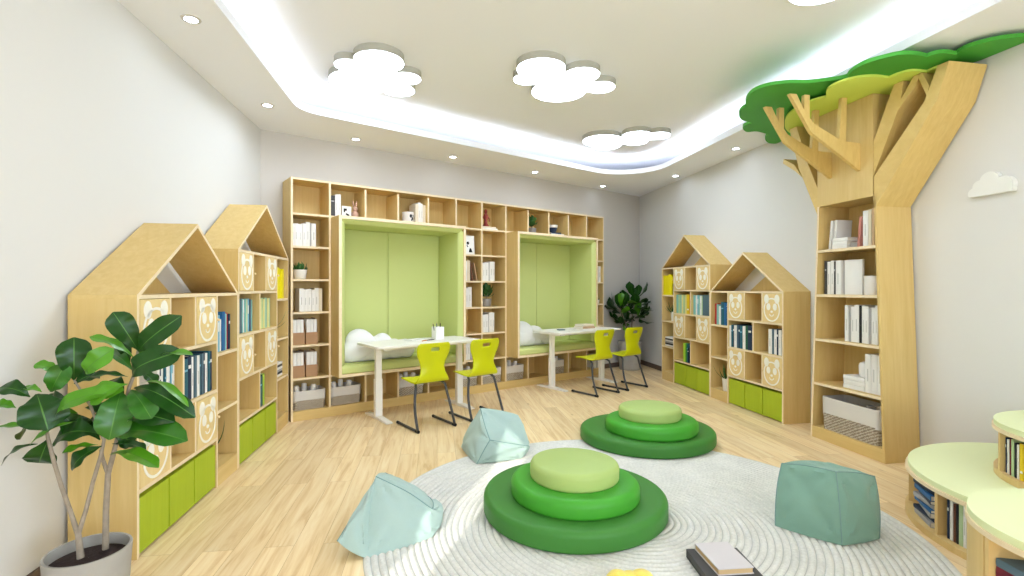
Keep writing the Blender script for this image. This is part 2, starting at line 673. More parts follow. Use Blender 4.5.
DL = mat('downlight_lens', (250, 251, 255), 0.5, emit=DOWN)
DLR = mat('downlight_ring', (196, 192, 184), 0.4)
for (px, py, lab) in ((191, 19, 'nearest the viewer above the left wall'), (267.5, 105, 'above the tall left house near the corner'), (356, 139, 'above the left end of the long bookcase'),
                      (453, 156.7, 'above the middle of the long bookcase'), (535, 172, 'above the right half of the long bookcase'), (603, 186, 'above the right end of the long bookcase'),
                      (675.6, 175.8, 'above the tall right house'), (735.8, 148.4, 'above the low right house beside the tree crown')):
    p = onz(px, py, ZC)
    t = thing('downlight', 'small round recessed ceiling spot ' + lab, 'spotlight', T(p.x, p.y, ZC), 'recessed spots in the ceiling border')
    MB().lathe([(0.036, -0.001), (0.037, -0.006), (0.052, -0.004), (0.054, -0.0005)], seg=28).build('trim_ring', DLR, t)
    MB().lathe([(0.0005, -0.003), (0.036, -0.003)], seg=24, close=False).build('lens', DL, t)

# ------------------------------------------------------------------ house bookcases
tk = 0.02
HL, HD = 1.25, 0.30
XM = 0.885


def panda(mb, cx, cz, s, y0, y1):
    """a panda face drawn in thin inlay, about 2*s wide"""
    for sx in (-1, 1):
        mb.prism(ellipse(cx + sx * 0.60 * s, cz + 0.72 * s, 0.28 * s, 0.36 * s), XZ, y0, y1)
        mb.prism(ellipse(cx + sx * 0.37 * s, cz + 0.10 * s, 0.22 * s, 0.28 * s), XZ, y0, y1)
    n = 40
    ro, ri = 0.93 * s, 0.82 * s
    vs, fs = [], []
    for k in range(n):
        a = 2 * PI * k / n
        for (r, y) in ((ro, y0), (ri, y0), (ro, y1), (ri, y1)):
            vs.append((cx + r * math.cos(a), y, cz + r * 1.02 * math.sin(a) - 0.13 * s))
    for k in range(n):
        j = (k + 1) % n
        fs += [(4 * k, 4 * j, 4 * j + 1, 4 * k + 1), (4 * k, 4 * j, 4 * j + 2, 4 * k + 2), (4 * k + 1, 4 * j + 1, 4 * j + 3, 4 * k + 3)]
    mb.add(vs, fs)
    mb.prism(ellipse(cx, cz - 0.28 * s, 0.13 * s, 0.09 * s), XZ, y0, y1)
    arc = [(cx + 0.26 * s * math.cos(a), cz - 0.46 * s + 0.2 * s * math.sin(a)) for a in [PI + PI * k / 10 for k in range(11)]]
    arc2 = [(cx + 0.20 * s * math.cos(a), cz - 0.46 * s + 0.14 * s * math.sin(a)) for a in [PI + PI * k / 10 for k in range(10, -1, -1)]]
    mb.prism(arc + arc2, XZ, y0, y1)


INLAY = mat('white_inlay', (244, 240, 228), 0.7)
DOORM = wood('door_maple', (232, 208, 150), (224, 196, 136), (28, 28, 1.6))
KNOB = mat('pale_wood_knob', (232, 206, 158), 0.5)


def house(M, rows, mirror, label, ridge_z):
    H = 0.3215 * rows
    X = (lambda x: HL - x) if mirror else (lambda x: x)
    t = thing('house_bookcase', label, 'bookcase', M, 'house shaped bookcases')

    def pan(name, x0, x1, z0, z1, y0=0.0, y1=HD, m=WOOD_V, fr=1):
        return MB().box(X(x0), X(x1), y0, y1, z0, z1, 0, fr).build(name, [m, EDGE], t)
    pan('side_panel', 0, tk, 0, H - tk); pan('side_panel', HL - tk, HL, 0, H - tk)
    pan('top_panel', 0, HL, H - tk, H, m=WOOD_H)
    pan('divider', XM, XM + tk, 0, H - tk, 0, HD - 0.012)
    MB().box(X(tk), X(HL - tk), HD - 0.012, HD - 0.002, 0.02, H - tk).build('back_panel', WOOD_V, t)
    # roof
    for sgn in (0, 1):
        e = (0.0, H) if sgn == 0 else (HL, H)
        r = (HL / 2, ridge_z)
        dx, dz = r[0] - e[0], r[1] - e[1]
        l = math.hypot(dx, dz)
        vert = tk * 1.0 * l / abs(dx)            # vertical thickness
        hor = vert * abs(dx) / dz
        inner = (e[0] + (hor if sgn == 0 else -hor), H)
        poly = [e, r, (r[0], r[1] - vert), inner]
        poly = [(X(x), z) for x, z in poly]
        MB().prism(poly, XZ, 0, HD, 0, cap_a=1).build('roof_panel', [WOOD_V, EDGE], t)
    # small triangular back under the roof (a strip of wall shows beside it)
    k = (ridge_z - H) / (HL / 2)
    xb = 0.90
    xt = xb / 2
    poly = [(0.06, H), (xb, H), (xt, H + k * xt - 0.03)]
    MB().prism([(X(x), z) for x, z in poly], XZ, HD - 0.014, HD - 0.004).build('gable_back_panel', WOOD_V, t)
    # main section
    hz = H / rows
    for r in range(1, rows):
        z = hz * r
        MB().box(X(tk), X(XM), 0.0, HD - 0.012, z - tk / 2, z + tk / 2, 0, 1).build('shelf', [WOOD_H, EDGE], t)
    for r in range(rows):                        # r counts from the top
        ztop = H - hz * r - (tk if r == 0 else tk / 2)
        zbot = H - hz * (r + 1) + (tk / 2)
        if r == rows - 1:
            zt = ztop - 0.026
            w = (XM - tk) / 3
            for c in range(3):
                x0, x1 = tk + w * c, tk + w * (c + 1)
                MB().box(X(x0 + 0.006), X(x1 - 0.006), 0.006, HD - 0.03, 0.014, zt).build('drawer', GREEN_DRAWER, t)
        elif r % 2 == 0:
            w = (XM - tk) / 3
            for c in (1, 2):
                MB().box(X(tk + w * c - tk / 2), X(tk + w * c + tk / 2), 0.0, HD - 0.012, zbot, ztop, 0, 1).build('divider', [WOOD_V, EDGE], t)
            for c in (0, 2):
                x0, x1 = tk + w * c + (0.002 if c == 0 else tk / 2 + 0.002), tk + w * (c + 1) - (tk / 2 + 0.002 if c == 0 else 0.002)
                d = MB().box(X(x0), X(x1), -0.004, 0.014, zbot + 0.003, ztop - 0.003).build('door', DOORM, t)
                mb = MB()
                panda(mb, X((x0 + x1) / 2), (zbot + ztop) / 2 - 0.002, 0.126, -0.0065, -0.0042)
                mb.build('panda_inlay', INLAY, d)
                kx, kz = X(x1 - 0.016), (zbot + ztop) / 2 - 0.01
                kb = MB()
                kb.tube([(kx, -0.004, kz), (kx, -0.014, kz)], 0.004, 8)
                kb.ball((kx, -0.02, kz), 0.0095)
                kb.build('knob', KNOB, d)
        else:
            xm = tk + (XM - tk) / 2
            MB().box(X(xm - tk / 2), X(xm + tk / 2), 0.0, HD - 0.012, zbot, ztop, 0, 1).build('divider', [WOOD_V, EDGE], t)
    # narrow side section
    ncell = rows - 1
    zpl = 0.12
    step = (H - tk - zpl) / ncell
    MB().box(X(XM + tk), X(HL - tk), 0.0, 0.018, 0.0, zpl).build('plinth', WOOD_H, t)
    for k_ in range(ncell):
        z = zpl + step * k_
        MB().box(X(XM + tk), X(HL - tk), 0.0 if k_ else 0.018, HD - 0.012, z - tk, z, 0, 1).build('shelf', [WOOD_H, EDGE], t)
    return dict(M=M, H=H, hz=hz, X=X, mirror=mirror, rows=rows, zpl=zpl, step=step)


LDIR = Vector((-0.148, 0.989)).normalized()
RDIR = Vector((0.177, -0.984)).normalized()
LN = Vector((-1.82, 2.426))
RN = Vector((2.628, 4.842))
LOWZ, TALLZ = 1.71, 2.03
HLL = house(frame((LN.x, LN.y, 0), LDIR), 4, False, 'low house bookcase behind the big potted plant on the left', LOWZ)
q = LN + LDIR * (HL + 0.001)
HLT = house(frame((q.x, q.y, 0), LDIR), 5, False, 'tall house bookcase on the left touching the long bookcase', TALLZ)
q = RN - RDIR * HL
HRL = house(frame((q.x, q.y, 0), RDIR), 4, True, 'low house bookcase on the right beside the tree bookcase', LOWZ)
q = RN - RDIR * (2 * HL + 0.001)
HRT = house(frame((q.x, q.y, 0), RDIR), 5, True, 'tall house bookcase on the right near the corner plant', TALLZ)

# ------------------------------------------------------------------ long bookcase on the back wall
BW, BH = 4.55, 2.415
MB_ = frame((P0.x, P0.y, 0), BU)
CW = BW / 12
Z0 = 0.095
RH = (BH - tk - Z0) / 7
zk = lambda k: Z0 + RH * k           # top face of shelf k
bt = thing('wall_bookcase', 'long open bookcase framing two green nooks along the back wall', 'bookcase', MB_)
IW = BD - 0.012
for i in (0, 12):
    x = 0 if i == 0 else BW - tk
    MB().box(x, x + tk, 0, BD, 0, BH - tk, 0, 1).build('side_panel', [WOOD_V, EDGE], bt)
MB().box(0, BW, 0, BD, BH - tk, BH, 0, 1).build('top_panel', [WOOD_H, EDGE], bt)
for i in (1, 5, 6, 7, 11):
    MB().box(i * CW - tk / 2, i * CW + tk / 2, 0, IW, Z0, BH - tk, 0, 1).build('divider', [WOOD_V, EDGE], bt)
for i in (2, 3, 4, 8, 9, 10):
    for k in (0, 6):
        MB().box(i * CW - tk / 2, i * CW + tk / 2, 0, IW, zk(k), zk(k + 1) - tk, 0, 1).build('divider', [WOOD_V, EDGE], bt)
def xspan(a, b):
    return (tk if a == 0 else a * CW + tk / 2), (BW - tk if b == 12 else b * CW - tk / 2)
for k in range(1, 7):
    for (a, b) in ((0, 1), (5, 6), (6, 7), (11, 12)) + (((1, 5), (7, 11)) if k in (1, 6) else ()):
        x0, x1 = xspan(a, b)
        MB().box(x0, x1, 0, IW, zk(k) - tk, zk(k), 0, 1).build('shelf', [WOOD_H, EDGE], bt)
MB().box(tk, BW - tk, 0.018, IW, Z0 - tk, Z0, 0, 1).build('base_shelf', [WOOD_H, EDGE], bt)
MB().box(tk, BW - tk, 0.0, 0.018, 0.0, Z0).build('plinth', WOOD_H, bt)
MB().box(tk, BW - tk, IW, BD - 0.002, 0.02, BH - tk).build('back_panel', WOOD_V, bt)

# ------------------------------------------------------------------ padded reading nooks
PADSEAM = mat('lime_seam', (140, 164, 84), 0.8)


def nook(i0, i1, label):
    x0, x1 = i0 * CW + tk / 2 + 0.002, i1 * CW - tk / 2 - 0.002
    z0, z1 = zk(1) + 0.001, zk(6) - tk - 0.001
    y0, y1 = -0.236, IW - 0.004
    ft = 0.03
    t = thing('reading_nook', label, 'reading nook', MB_, 'padded reading nooks')
    MB().box(x0, x0 + ft, y0, y1, z0 + ft, z1 - ft, 0, 1).build('side_panel', [WOOD_V, EDGE], t)
    MB().box(x1 - ft, x1, y0, y1, z0 + ft, z1 - ft, 0, 1).build('side_panel', [WOOD_V, EDGE], t)
    MB().box(x0, x1, y0, y1, z1 - ft, z1, 0, 1).build('top_panel', [WOOD_H, EDGE], t)
    MB().box(x0, x1, y0, y1, z0, z0 + ft, 0, 1).build('bottom_panel', [WOOD_H, EDGE], t)
    pt = 0.05
    a0, a1, c0, c1 = x0 + ft, x1 - ft, z0 + ft, z1 - ft
    zs = c0 + 0.085                       # seat cushion top
    bw = (a1 - a0 - 2 * pt) / 3
    seams = [a0 + pt, a0 + pt + 0.495 * (a1 - a0 - 2 * pt), a1 - pt]
    for k in range(2):
        b = MB().box(seams[k] + 0.0015, seams[k + 1] - 0.0015, y1 - 0.045, y1, zs, c1 - pt)
        o = b.build('back_pad', PAD, t)
        bv = o.modifiers.new('bevel', 'BEVEL'); bv.width = 0.008; bv.segments = 2
    def pad(name, poly, to3, a, b):
        o = MB().prism(poly, to3, a, b).build(name, PAD, t)
        bv = o.modifiers.new('bevel', 'BEVEL'); bv.width = 0.012; bv.segments = 3
        bv.limit_method = 'ANGLE'
    # side pads and top pad with a slanted front edge
    yf = y0 + 0.004
    pad('side_pad', [(a0, yf), (a0 + pt, yf + 0.05), (a0 + pt, y1), (a0, y1)], XY, zs, c1 - pt * 0.5)
    pad('side_pad', [(a1, yf), (a1, y1), (a1 - pt, y1), (a1 - pt, yf + 0.05)], XY, zs, c1 - pt * 0.5)
    YZ = lambda u, v, w: (w, u, v)
    pad('top_pad', [(yf, c1), (yf + 0.05, c1 - pt), (y1, c1 - pt), (y1, c1)], YZ, a0, a1)
    pad('seat_cushion', [(yf + 0.004, c0), (yf + 0.012, zs - 0.02), (yf + 0.035, zs), (y1, zs), (y1, c0)], YZ, a0, a1)
    return zs, (a0 + pt, a1 - pt), (y0, y1 - 0.045)


NK1 = nook(1, 5, 'lime padded reading nook left of the middle shelf columns')
NK2 = nook(7, 11, 'lime padded reading nook right of the middle shelf columns')


def cloud_pillow(M, lobes, thick, label):
    """plush cloud: puffed outline standing on its flat lower side (outline in x-z)"""
    out = blob(lobes, 120)
    n = len(out)
    cx = sum(p[0] for p in out) / n; cz = sum(p[1] for p in out) / n
    rings = 9
    vs, fs = [], []
    for side in (-1, 1):
        for r in range(rings + 1):
            f = math.cos(PI / 2 * r / rings)
            y = side * thick / 2 * math.sqrt(max(0, 1 - f ** 2.6))
            for (x, z) in out:
                vs.append((cx + (x - cx) * f, y, max(0.0, cz + (z - cz) * f)))
    for s in range(2):
        b = s * (rings + 1) * n
        for r in range(rings):
            for k in range(n):
                j = (k + 1) % n
                fs.append((b + r * n + k, b + r * n + j, b + (r + 1) * n + j, b + (r + 1) * n + k))
    o = MB().add(vs, fs, 0, True).build('cloud_pillow', mat('plush_white', (232, 230, 228), 0.95, 0.1, sheen=0.3, bump=0.25, bump_scale=120), M=M)
    return tag(o, label, 'cushion')


cloud_pillow(MB_ @ T(NK1[1][0] + 0.39, -0.03, NK1[0], 0) @ Matrix.Rotation(-0.22, 4, 'X'), [(-0.17, 0.20, 0.15), (0.09, 0.18, 0.11), (-0.27, 0.10, 0.115), (0.36, 0.10, 0.11), (0.05, 0.12, 0.15), (-0.1, 0.1, 0.14), (0.22, 0.1, 0.12)], 0.2, 'white plush cloud cushion lying in the left green nook')
cloud_pillow(MB_ @ T(NK2[1][0] + 0.36, 0.0, NK2[0], 0) @ Matrix.Rotation(-0.22, 4, 'X'), [(-0.15, 0.19, 0.15), (0.1, 0.15, 0.11), (-0.24, 0.10, 0.115), (0.33, 0.09, 0.10), (0.05, 0.12, 0.15), (-0.1, 0.1, 0.13), (0.22, 0.09, 0.11)], 0.2, 'white plush cloud cushion lying in the right green nook')

# ------------------------------------------------------------------ tree bookcase on the right wall
TA = Vector((2.6705, 4.474))
MT = frame((TA.x, TA.y, 0), RDIR)
TD = 0.315
TW = 0.735
tt = thing('tree_bookcase', 'tree shaped bookcase with green leafy canopy and branch boards', 'bookcase', MT)
ZT = 2.03
tap = lambda z: 0.08 * z / ZT
MB().prism([(0, 0), (tk, 0), (tk + 0.08, ZT), (0.08, ZT)], XZ, 0, TD, 0, cap_a=1).build('side_panel', [WOOD_V, EDGE], tt)
# solid trunk side facing the viewer
MB().prism([(TW - 0.02, 0), (TW, 0), (TW - 0.08, ZT), (TW - 0.10, ZT)], XZ, 0, TD, 0).build('side_panel', [WOOD_V], tt)
TZ = [0.10, 0.49, 0.877, 1.265, 1.65]
for z in TZ:
    a, b = tk + tap(z), TW - 0.02 - tap(z)
    MB().box(a - 0.002, b + 0.002, 0.002 if z > 0.2 else 0.02, TD - 0.012, z - 0.022, z, 0, 1).build('shelf', [WOOD_H, EDGE], tt)
MB().box(tk, TW - 0.02, 0.0, 0.02, 0, 0.10).build('plinth', WOOD_H, tt)
MB().prism([(tk, 0.02), (TW - 0.02, 0.02), (TW - 0.10, ZT), (tk + 0.08, ZT)], XZ, TD - 0.012, TD - 0.002).build('back_panel', WOOD_V, tt)
ZCAN = 2.82
MB().box(0.08, 0.63, 0.0, 0.02, ZT, ZCAN).build('front_panel', WOOD_V, tt)
MB().box(0.08, 0.64, 0.02, TD - 0.002, ZT, ZT + 0.02).build('top_panel', WOOD_H, tt)
MB().box(0.61, 0.63, 0.02, TD - 0.002, ZT + 0.02, ZCAN).build('inner_panel', WOOD_V, tt)
MB().box(0.08, 0.10, 0.02, TD - 0.002, ZT + 0.02, ZCAN).build('inner_panel', WOOD_V, tt)
LIMB = wood('limb_maple', (222, 193, 124), (210, 178, 108), (10, 40, 10))
# limbs standing out sideways
MB().prism([(0.64, 1.92), (1.12, 2.59), (1.195, ZCAN), (1.12, ZCAN), (1.03, 2.61), (0.64, 2.18)], XZ, 0, TD - 0.004).build('limb', LIMB, tt)
MB().prism([(0.632, 2.19), (0.632, 2.45), (0.80, ZCAN), (0.87, ZCAN), (0.855, 2.69), (0.95, ZCAN), (1.0, ZCAN), (0.957, 2.735), (0.832, 2.62)], XZ, 0.004, TD - 0.004).build('limb', LIMB, tt)
MB().prism([(1.045, 2.64), (1.06, 2.71), (1.01, ZCAN), (0.975, ZCAN)], XZ, 0.004, TD - 0.004).build('twig', LIMB, tt)
MB().prism([(0.08, 1.96), (-0.14, 2.42), (-0.26, ZCAN), (-0.17, ZCAN), (-0.05, 2.48), (0.08, 2.20)], XZ, 0, TD - 0.004).build('limb', LIMB, tt)
MB().prism([(-0.10, 2.33), (-0.20, 2.47), (-0.34, 2.56), (-0.35, 2.52), (-0.19, 2.41)], XZ, 0.002, TD - 0.006).build('twig', LIMB, tt)
# branch boards that point into the room (planes across the wall), drawn in (distance from front, z)
def branch(x, pts):
    YZm = lambda u, v, w: (w, -u, v)
    MB().prism(pts, YZm, x - 0.016, x + 0.016).build('branch', LIMB, tt)
brp = [(0, 2.25), (0.20, 2.38), (0.44, 2.53), (0.63, ZCAN), (0.57, ZCAN), (0.505, 2.70), (0.50, ZCAN), (0.455, ZCAN), (0.455, 2.645), (0.42, 2.60), (0.19, 2.49), (0.165, ZCAN), (0.12, ZCAN), (0.13, 2.475), (0, 2.47)]
branch(0.22, brp)
branch(0.50, brp)
CAN_D = mat('canopy_green', (74, 162, 60), 0.55, 0.2)
CAN_Y = mat('canopy_lime', (214, 236, 108), 0.55, 0.2)
wn = Vector((-RDIR.y, RDIR.x))                     # into the right wall
wp = Vector((rw(4.0), 4.0)) - wn * 0.008
cut = [(wp.x, wp.y, wn.x, wn.y)]
MTi = MT.inverted()



def smooth(pts, k=4):
    out = []
    n = len(pts)
    for i in range(n - 1):
        p0, p1, p2, p3 = pts[max(i - 1, 0)], pts[i], pts[i + 1], pts[min(i + 2, n - 1)]
        for j in range(k):
            t = j / k
            out.append(tuple(0.5 * (2 * p1[c] + (p2[c] - p0[c]) * t + (2 * p0[c] - 5 * p1[c] + 4 * p2[c] - p3[c]) * t * t + (3 * p1[c] - p0[c] - 3 * p2[c] + p3[c]) * t ** 3) for c in (0, 1)))
    out.append(pts[-1])
    return out


def canopy(lobes, rest, z0, z1, m):
    """lobes: scalloped edge, one list of points per lobe; rest: plan points that close the panel along the wall"""
    pl = []
    for lb in lobes:
        q = [(onz(px, py, z0).x, onz(px, py, z0).y) for px, py in lb]
        pl += smooth(q)
    pl += rest
    pl = [(min(x, rw(y) - 0.012), y) for x, y in pl]
    loc = []
    for x, y in pl:
        v = MTi @ Vector((x, y, 0))
        if not loc or math.hypot(v.x - loc[-1][0], v.y - loc[-1][1]) > 0.004:
            loc.append((v.x, v.y))
    return MB().prism(loc, XY, z0, z1).build('canopy_panel', m, tt)


canopy([[(855, 72), (844.7, 78), (826, 81), (808, 83), (790, 83), (770, 85.5), (756, 90), (748, 96), (745.6, 103), (747, 106)],
        [(747, 106), (741, 110), (739, 115), (742, 120), (752, 123)], [(752, 123), (744, 126), (743, 129), (747, 132), (757, 131.5), (768, 134.5)],
        [(768, 134.5), (765, 139), (770, 143.5), (784, 143), (792, 141)]], [(2.95, 5.1), (3.1, 4.3), (2.95, 3.75)], 2.868, 2.894, CAN_D)
canopy([[(846, 82), (849, 74), (863.4, 64.5), (882.5, 58.6), (899, 55), (914, 54.6), (927, 57)], [(927, 57), (936, 54), (946, 53.3), (957, 55)]], [(3.1, 3.5), (3.1, 4.1), (2.6, 4.0)], 2.840, 2.866, CAN_D)
canopy([[(950, 58), (958, 52.5), (968, 47.5), (985, 42.5), (1006, 38.5), (1030, 37), (1052, 40)], [(1052, 40), (1075, 36), (1100, 36), (1130, 44)]], [(3.6, 2.9), (3.4, 3.4), (3.1, 3.6)], 2.868, 2.894, CAN_D)
canopy([[(797, 136), (787, 131), (784.7, 123), (788, 115), (797, 108.5), (812, 101), (826, 97)], [(826, 97), (827.6, 89.3), (839.5, 82.5), (858, 77.5), (875, 76.5), (889, 78)],
        [(889, 78), (899, 74), (912, 71), (927, 72)], [(927, 72), (936, 68), (950, 64)]], [(3.05, 3.6), (3.0, 4.0), (2.85, 4.35), (2.75, 4.55)], 2.823, 2.8385, CAN_Y)

# small cloud lamp on the right wall
ws = at(990, 188, 3.33)
Mw = frame((rw(3.33), 3.33, 1.93), RDIR)
wl = blob([(-0.095, 0.035, 0.036), (-0.06, 0.075, 0.042), (0.0, 0.105, 0.058), (0.08, 0.06, 0.058), (0.0, 0.05, 0.06), (-0.05, 0.04, 0.05), (0.05, 0.04, 0.05), (-0.09, 0.012, 0.03), (0.1, 0.03, 0.035)], 240, None, (0.0, 0.055))
wl = [(x, max(0.012, z)) for x, z in wl]
o = MB().prism(wl, XZ, -0.04, -0.002).build('cloud_wall_lamp', mat('wall_lamp_white', (232, 232, 228), 0.6), M=Mw)
tag(o, 'small white cloud shaped lamp on the right wall beside the tree', 'wall lamp')

# ------------------------------------------------------------------ round benches with book compartments
BENCH_W = wood('bench_maple', (224, 194, 134), (214, 182, 120), (20, 20, 1.6))


def bench(c, r, z0, ztop, slots, label, cut_wall=True, notch=None):
    """drum: bottom disc, top disc, dividers, inner core, vinyl top"""
    t = thing('round_bench', label, 'bench', T(c[0], c[1], z0), 'round step benches')
    wx = [(wp.x - c[0], wp.y - c[1], wn.x, wn.y)] if cut_wall else None
    disc = lambda rr: blob([(0, 0, rr)], 96, wx, (0, 0))
    h = ztop - z0
    MB().prism(disc(r if z0 == 0 else r * 0.985), XY, 0.0, 0.035).build('base_disc', BENCH_W, t)
    MB().prism(disc(r), XY, h - 0.048, h - 0.028).build('top_disc', EDGE, t)
    MB().prism(disc(r * 0.55), XY, 0.035, h - 0.048).build('core', BENCH_W, t)
    o = MB().prism(disc(r * 0.985), XY, h - 0.028, h).build('seat_pad', PAD_TOP, t)
    bv = o.modifiers.new('bevel', 'BEVEL'); bv.width = 0.012; bv.segments = 3; bv.limit_method = 'ANGLE'
    # solid wall arcs and dividers; slots = list of (a0, a1) open angles in degrees
    n = 120
    def is_open(a):
        return any((a - s) % 360 < (e - s) % 360 for s, e in slots)
    arcs, cur = [], []
    start = slots[0][1] if slots else 0
    k = 0
    while k <= 360:
        a = (start + k) % 360
        if not is_open(a + 0.01):
            cur.append(start + k)
        elif cur:
            arcs.append(cur); cur = []
        k += 2
    if cur: arcs.append(cur)
    wall_ang = lambda a: cut_wall and ((math.cos(math.radians(a)) * r + c[0] - wp.x) * wn.x + (math.sin(math.radians(a)) * r + c[1] - wp.y) * wn.y) > -0.02
    for arc in arcs:
        arc = [a for a in arc if not wall_ang(a)]
        if len(arc) < 2: 
            continue
        # split where the wall interrupts
        po = [(r * 0.985 * math.cos(math.radians(a)), r * 0.985 * math.sin(math.radians(a))) for a in arc]
        pi_ = [(r * 0.955 * math.cos(math.radians(a)), r * 0.955 * math.sin(math.radians(a))) for a in reversed(arc)]
        if arc[-1] - arc[0] <= 2 * (len(arc) - 1) + 0.1:
            MB().prism(po + pi_, XY, 0.035, h - 0.048, smooth_side=False).build('curved_panel', BENCH_W, t)
    for a in sorted({v for sl in slots for v in sl}):
        if True:
            ca, sa = math.cos(math.radians(a)), math.sin(math.radians(a))
            nx, ny = -sa * 0.01, ca * 0.01
            r0, r1 = r * 0.55, r * 0.98
            MB().prism([(r0 * ca - nx, r0 * sa - ny), (r1 * ca - nx, r1 * sa - ny), (r1 * ca + nx, r1 * sa + ny), (r0 * ca + nx, r0 * sa + ny)], XY, 0.035, h - 0.048).build('divider', BENCH_W, t)
    return t


BA = (2.98, 2.52)
BAR = 0.785
bench(BA, BAR, 0.0, 0.305, [(138, 173), (173, 212)], 'widest low round bench with pale green top against the right wall')
BB = (3.046, 2.458)
bench(BB, 0.497, 0.306, 0.60, [(152, 198), (200, 250)], 'upper round bench tier with coloured picture books at the right edge')
BC = (2.085, 1.70)
bench(BC, 0.405, 0.0, 0.48, [(167, 245)], 'nearest round bench with pale green top in the lower right corner', False)

# ------------------------------------------------------------------ desks
TABLE = mat('desk_white', (240, 236, 230), 0.4)
DL_, DW_, DH_ = 1.21, 0.54, 0.755


def make_desk(M, label):
    t = thing('desk', label, 'desk', M, 'white desks')
    o = MB().prism(rrect(-DL_ / 2, DL_ / 2, -DW_ / 2, DW_ / 2, 0.035), XY, DH_ - 0.024, DH_).build('tabletop', TABLE, t)
    bv = o.modifiers.new('bevel', 'BEVEL'); bv.width = 0.003; bv.segments = 2; bv.limit_method = 'ANGLE'
    for sx in (-1, 1):
        x = sx * 0.48
        mb = MB()
        mb.box(x - 0.036, x + 0.036, -0.022, 0.028, 0.028, 0.40)
        mb.box(x - 0.030, x + 0.030, -0.017, 0.023, 0.40, DH_ - 0.05)
        mb.build('leg', TABLE, t)
        fb = MB()
        YZ = lambda u, v, w: (w, u, v)
        fb.prism([(-0.27, 0.0), (0.27, 0.0), (0.27, 0.014), (0.06, 0.028), (-0.06, 0.028), (-0.27, 0.014)], YZ, x - 0.032, x + 0.032)
        fb.build('foot', TABLE, t)
        br = MB(); br.box(x - 0.035, x + 0.035, -0.21, 0.21, DH_ - 0.05, DH_ - 0.024)
        br.build('bracket', TABLE, t)
    MB().box(-0.444, 0.444, -0.02, 0.02, DH_ - 0.07, DH_ - 0.024).build('crossbeam', TABLE, t)
    return t


D1 = frame((-0.975, 5.355, 0), BU)
D2 = frame((0.905, 6.86, 0), BU)
d1 = make_desk(D1, 'white desk in front of the left green nook')
dup(d1, D2, 'white desk in front of the right green nook, nearer the corner plant')

# ------------------------------------------------------------------ chairs (local +y = facing the desk)
def make_chair(M, label):
    t = thing('chair', label, 'chair', M, 'lime yellow school chairs')
    prof = [(0.40, 0.428, 0.150), (0.385, 0.441, 0.178), (0.33, 0.447, 0.192), (0.26, 0.444, 0.196), (0.19, 0.436, 0.194), (0.13, 0.430, 0.188), (0.095, 0.435, 0.180),
            (0.072, 0.455, 0.168), (0.062, 0.49, 0.148), (0.058, 0.53, 0.130), (0.056, 0.57, 0.124), (0.053, 0.61, 0.130), (0.048, 0.65, 0.147), (0.042, 0.69, 0.164),
            (0.034, 0.73, 0.174), (0.025, 0.765, 0.174), (0.018, 0.79, 0.166), (0.013, 0.806, 0.145)]
    NV = (len(prof) - 1) * 2
    NU = 24

    def fn(u, v):
        s = v * (len(prof) - 1)
        i = min(int(s), len(prof) - 2)
        w = s - i
        f, z, h = [prof[i][k] * (1 - w) + prof[i + 1][k] * w for k in range(3)]
        a = 2 * u - 1
        back = max(0.0, min(1.0, (z - 0.47) / 0.1))
        f += back * 0.030 * a * a                     # back wraps forward
        if f > 0.1 and z < 0.46:
            z += 0.008 * a * a
        return (a * h, f, z)

    def hole(i, j):
        z = fn(0.5, (j + 0.5) / NV)[2]
        return abs(i - (NU - 1) / 2) < 2.6 and 0.722 < z < 0.760
    o = MB().grid(fn, NU, NV, 0, hole).build('seat_shell', CHAIR, t)
    sd = o.modifiers.new('solid', 'SOLIDIFY'); sd.thickness = 0.011; sd.offset = 0
    for sx in (-1, 1):
        pts = []
        top = Vector((sx * 0.135, 0.165, 0.425))
        kn = Vector((sx * 0.155, 0.115, 0.395))
        foot = Vector((sx * 0.195, 0.0, 0.016))
        pts.append(top); pts.append(kn)
        for k in range(1, 8):
            w = k / 8
            p = kn.lerp(foot, w)
            p.y += 0.022 * math.sin(PI * w) * (1 - 0.5 * w) - 0.0
            p.x += sx * 0.012 * math.sin(PI * w)
            pts.append(p)
        pts += [Vector((sx * 0.195, 0.004, 0.026)), Vector((sx * 0.195, 0.012, 0.0155)), Vector((sx * 0.195, 0.03, 0.0148)), Vector((sx * 0.195, 0.41, 0.0148))]
        leg = MB().tube(pts, 0.0125, 10).build('leg', STEEL, t)
        cp = MB()
        cp.tube([(sx * 0.195, 0.385, 0.0148), (sx * 0.195, 0.425, 0.0148)], 0.0145, 10)
        cp.build('foot_cap', BLACK, leg)
        cp = MB()
        cp.tube([(sx * 0.195, -0.014, 0.0153), (sx * 0.195, 0.03, 0.0153)], 0.0150, 10)
        cp.build('foot_cap', BLACK, leg)
    MB().tube([(-0.135, 0.165, 0.420), (0.135, 0.165, 0.420)], 0.0095, 8).build('crossbar', STEEL, t)
    return t


def chair_at(rear, dirv=BU):
    return frame((rear[0], rear[1], 0), dirv)


c1 = make_chair(chair_at((-0.70, 4.655)), 'lime yellow chair at the left desk, the nearer of the pair')
dup(c1, chair_at((-0.24, 5.03)), 'lime yellow chair at the left desk with its leg behind the pale bean bag')
dup(c1, chair_at((1.18, 6.15)), 'lime yellow chair at the right desk, the left one of the pair')
dup(c1, chair_at((1.635, 6.52)), 'lime yellow chair in front of the corner plant')

# ------------------------------------------------------------------ rug
RC = Vector((0.70, 2.85))
RR = 1.485


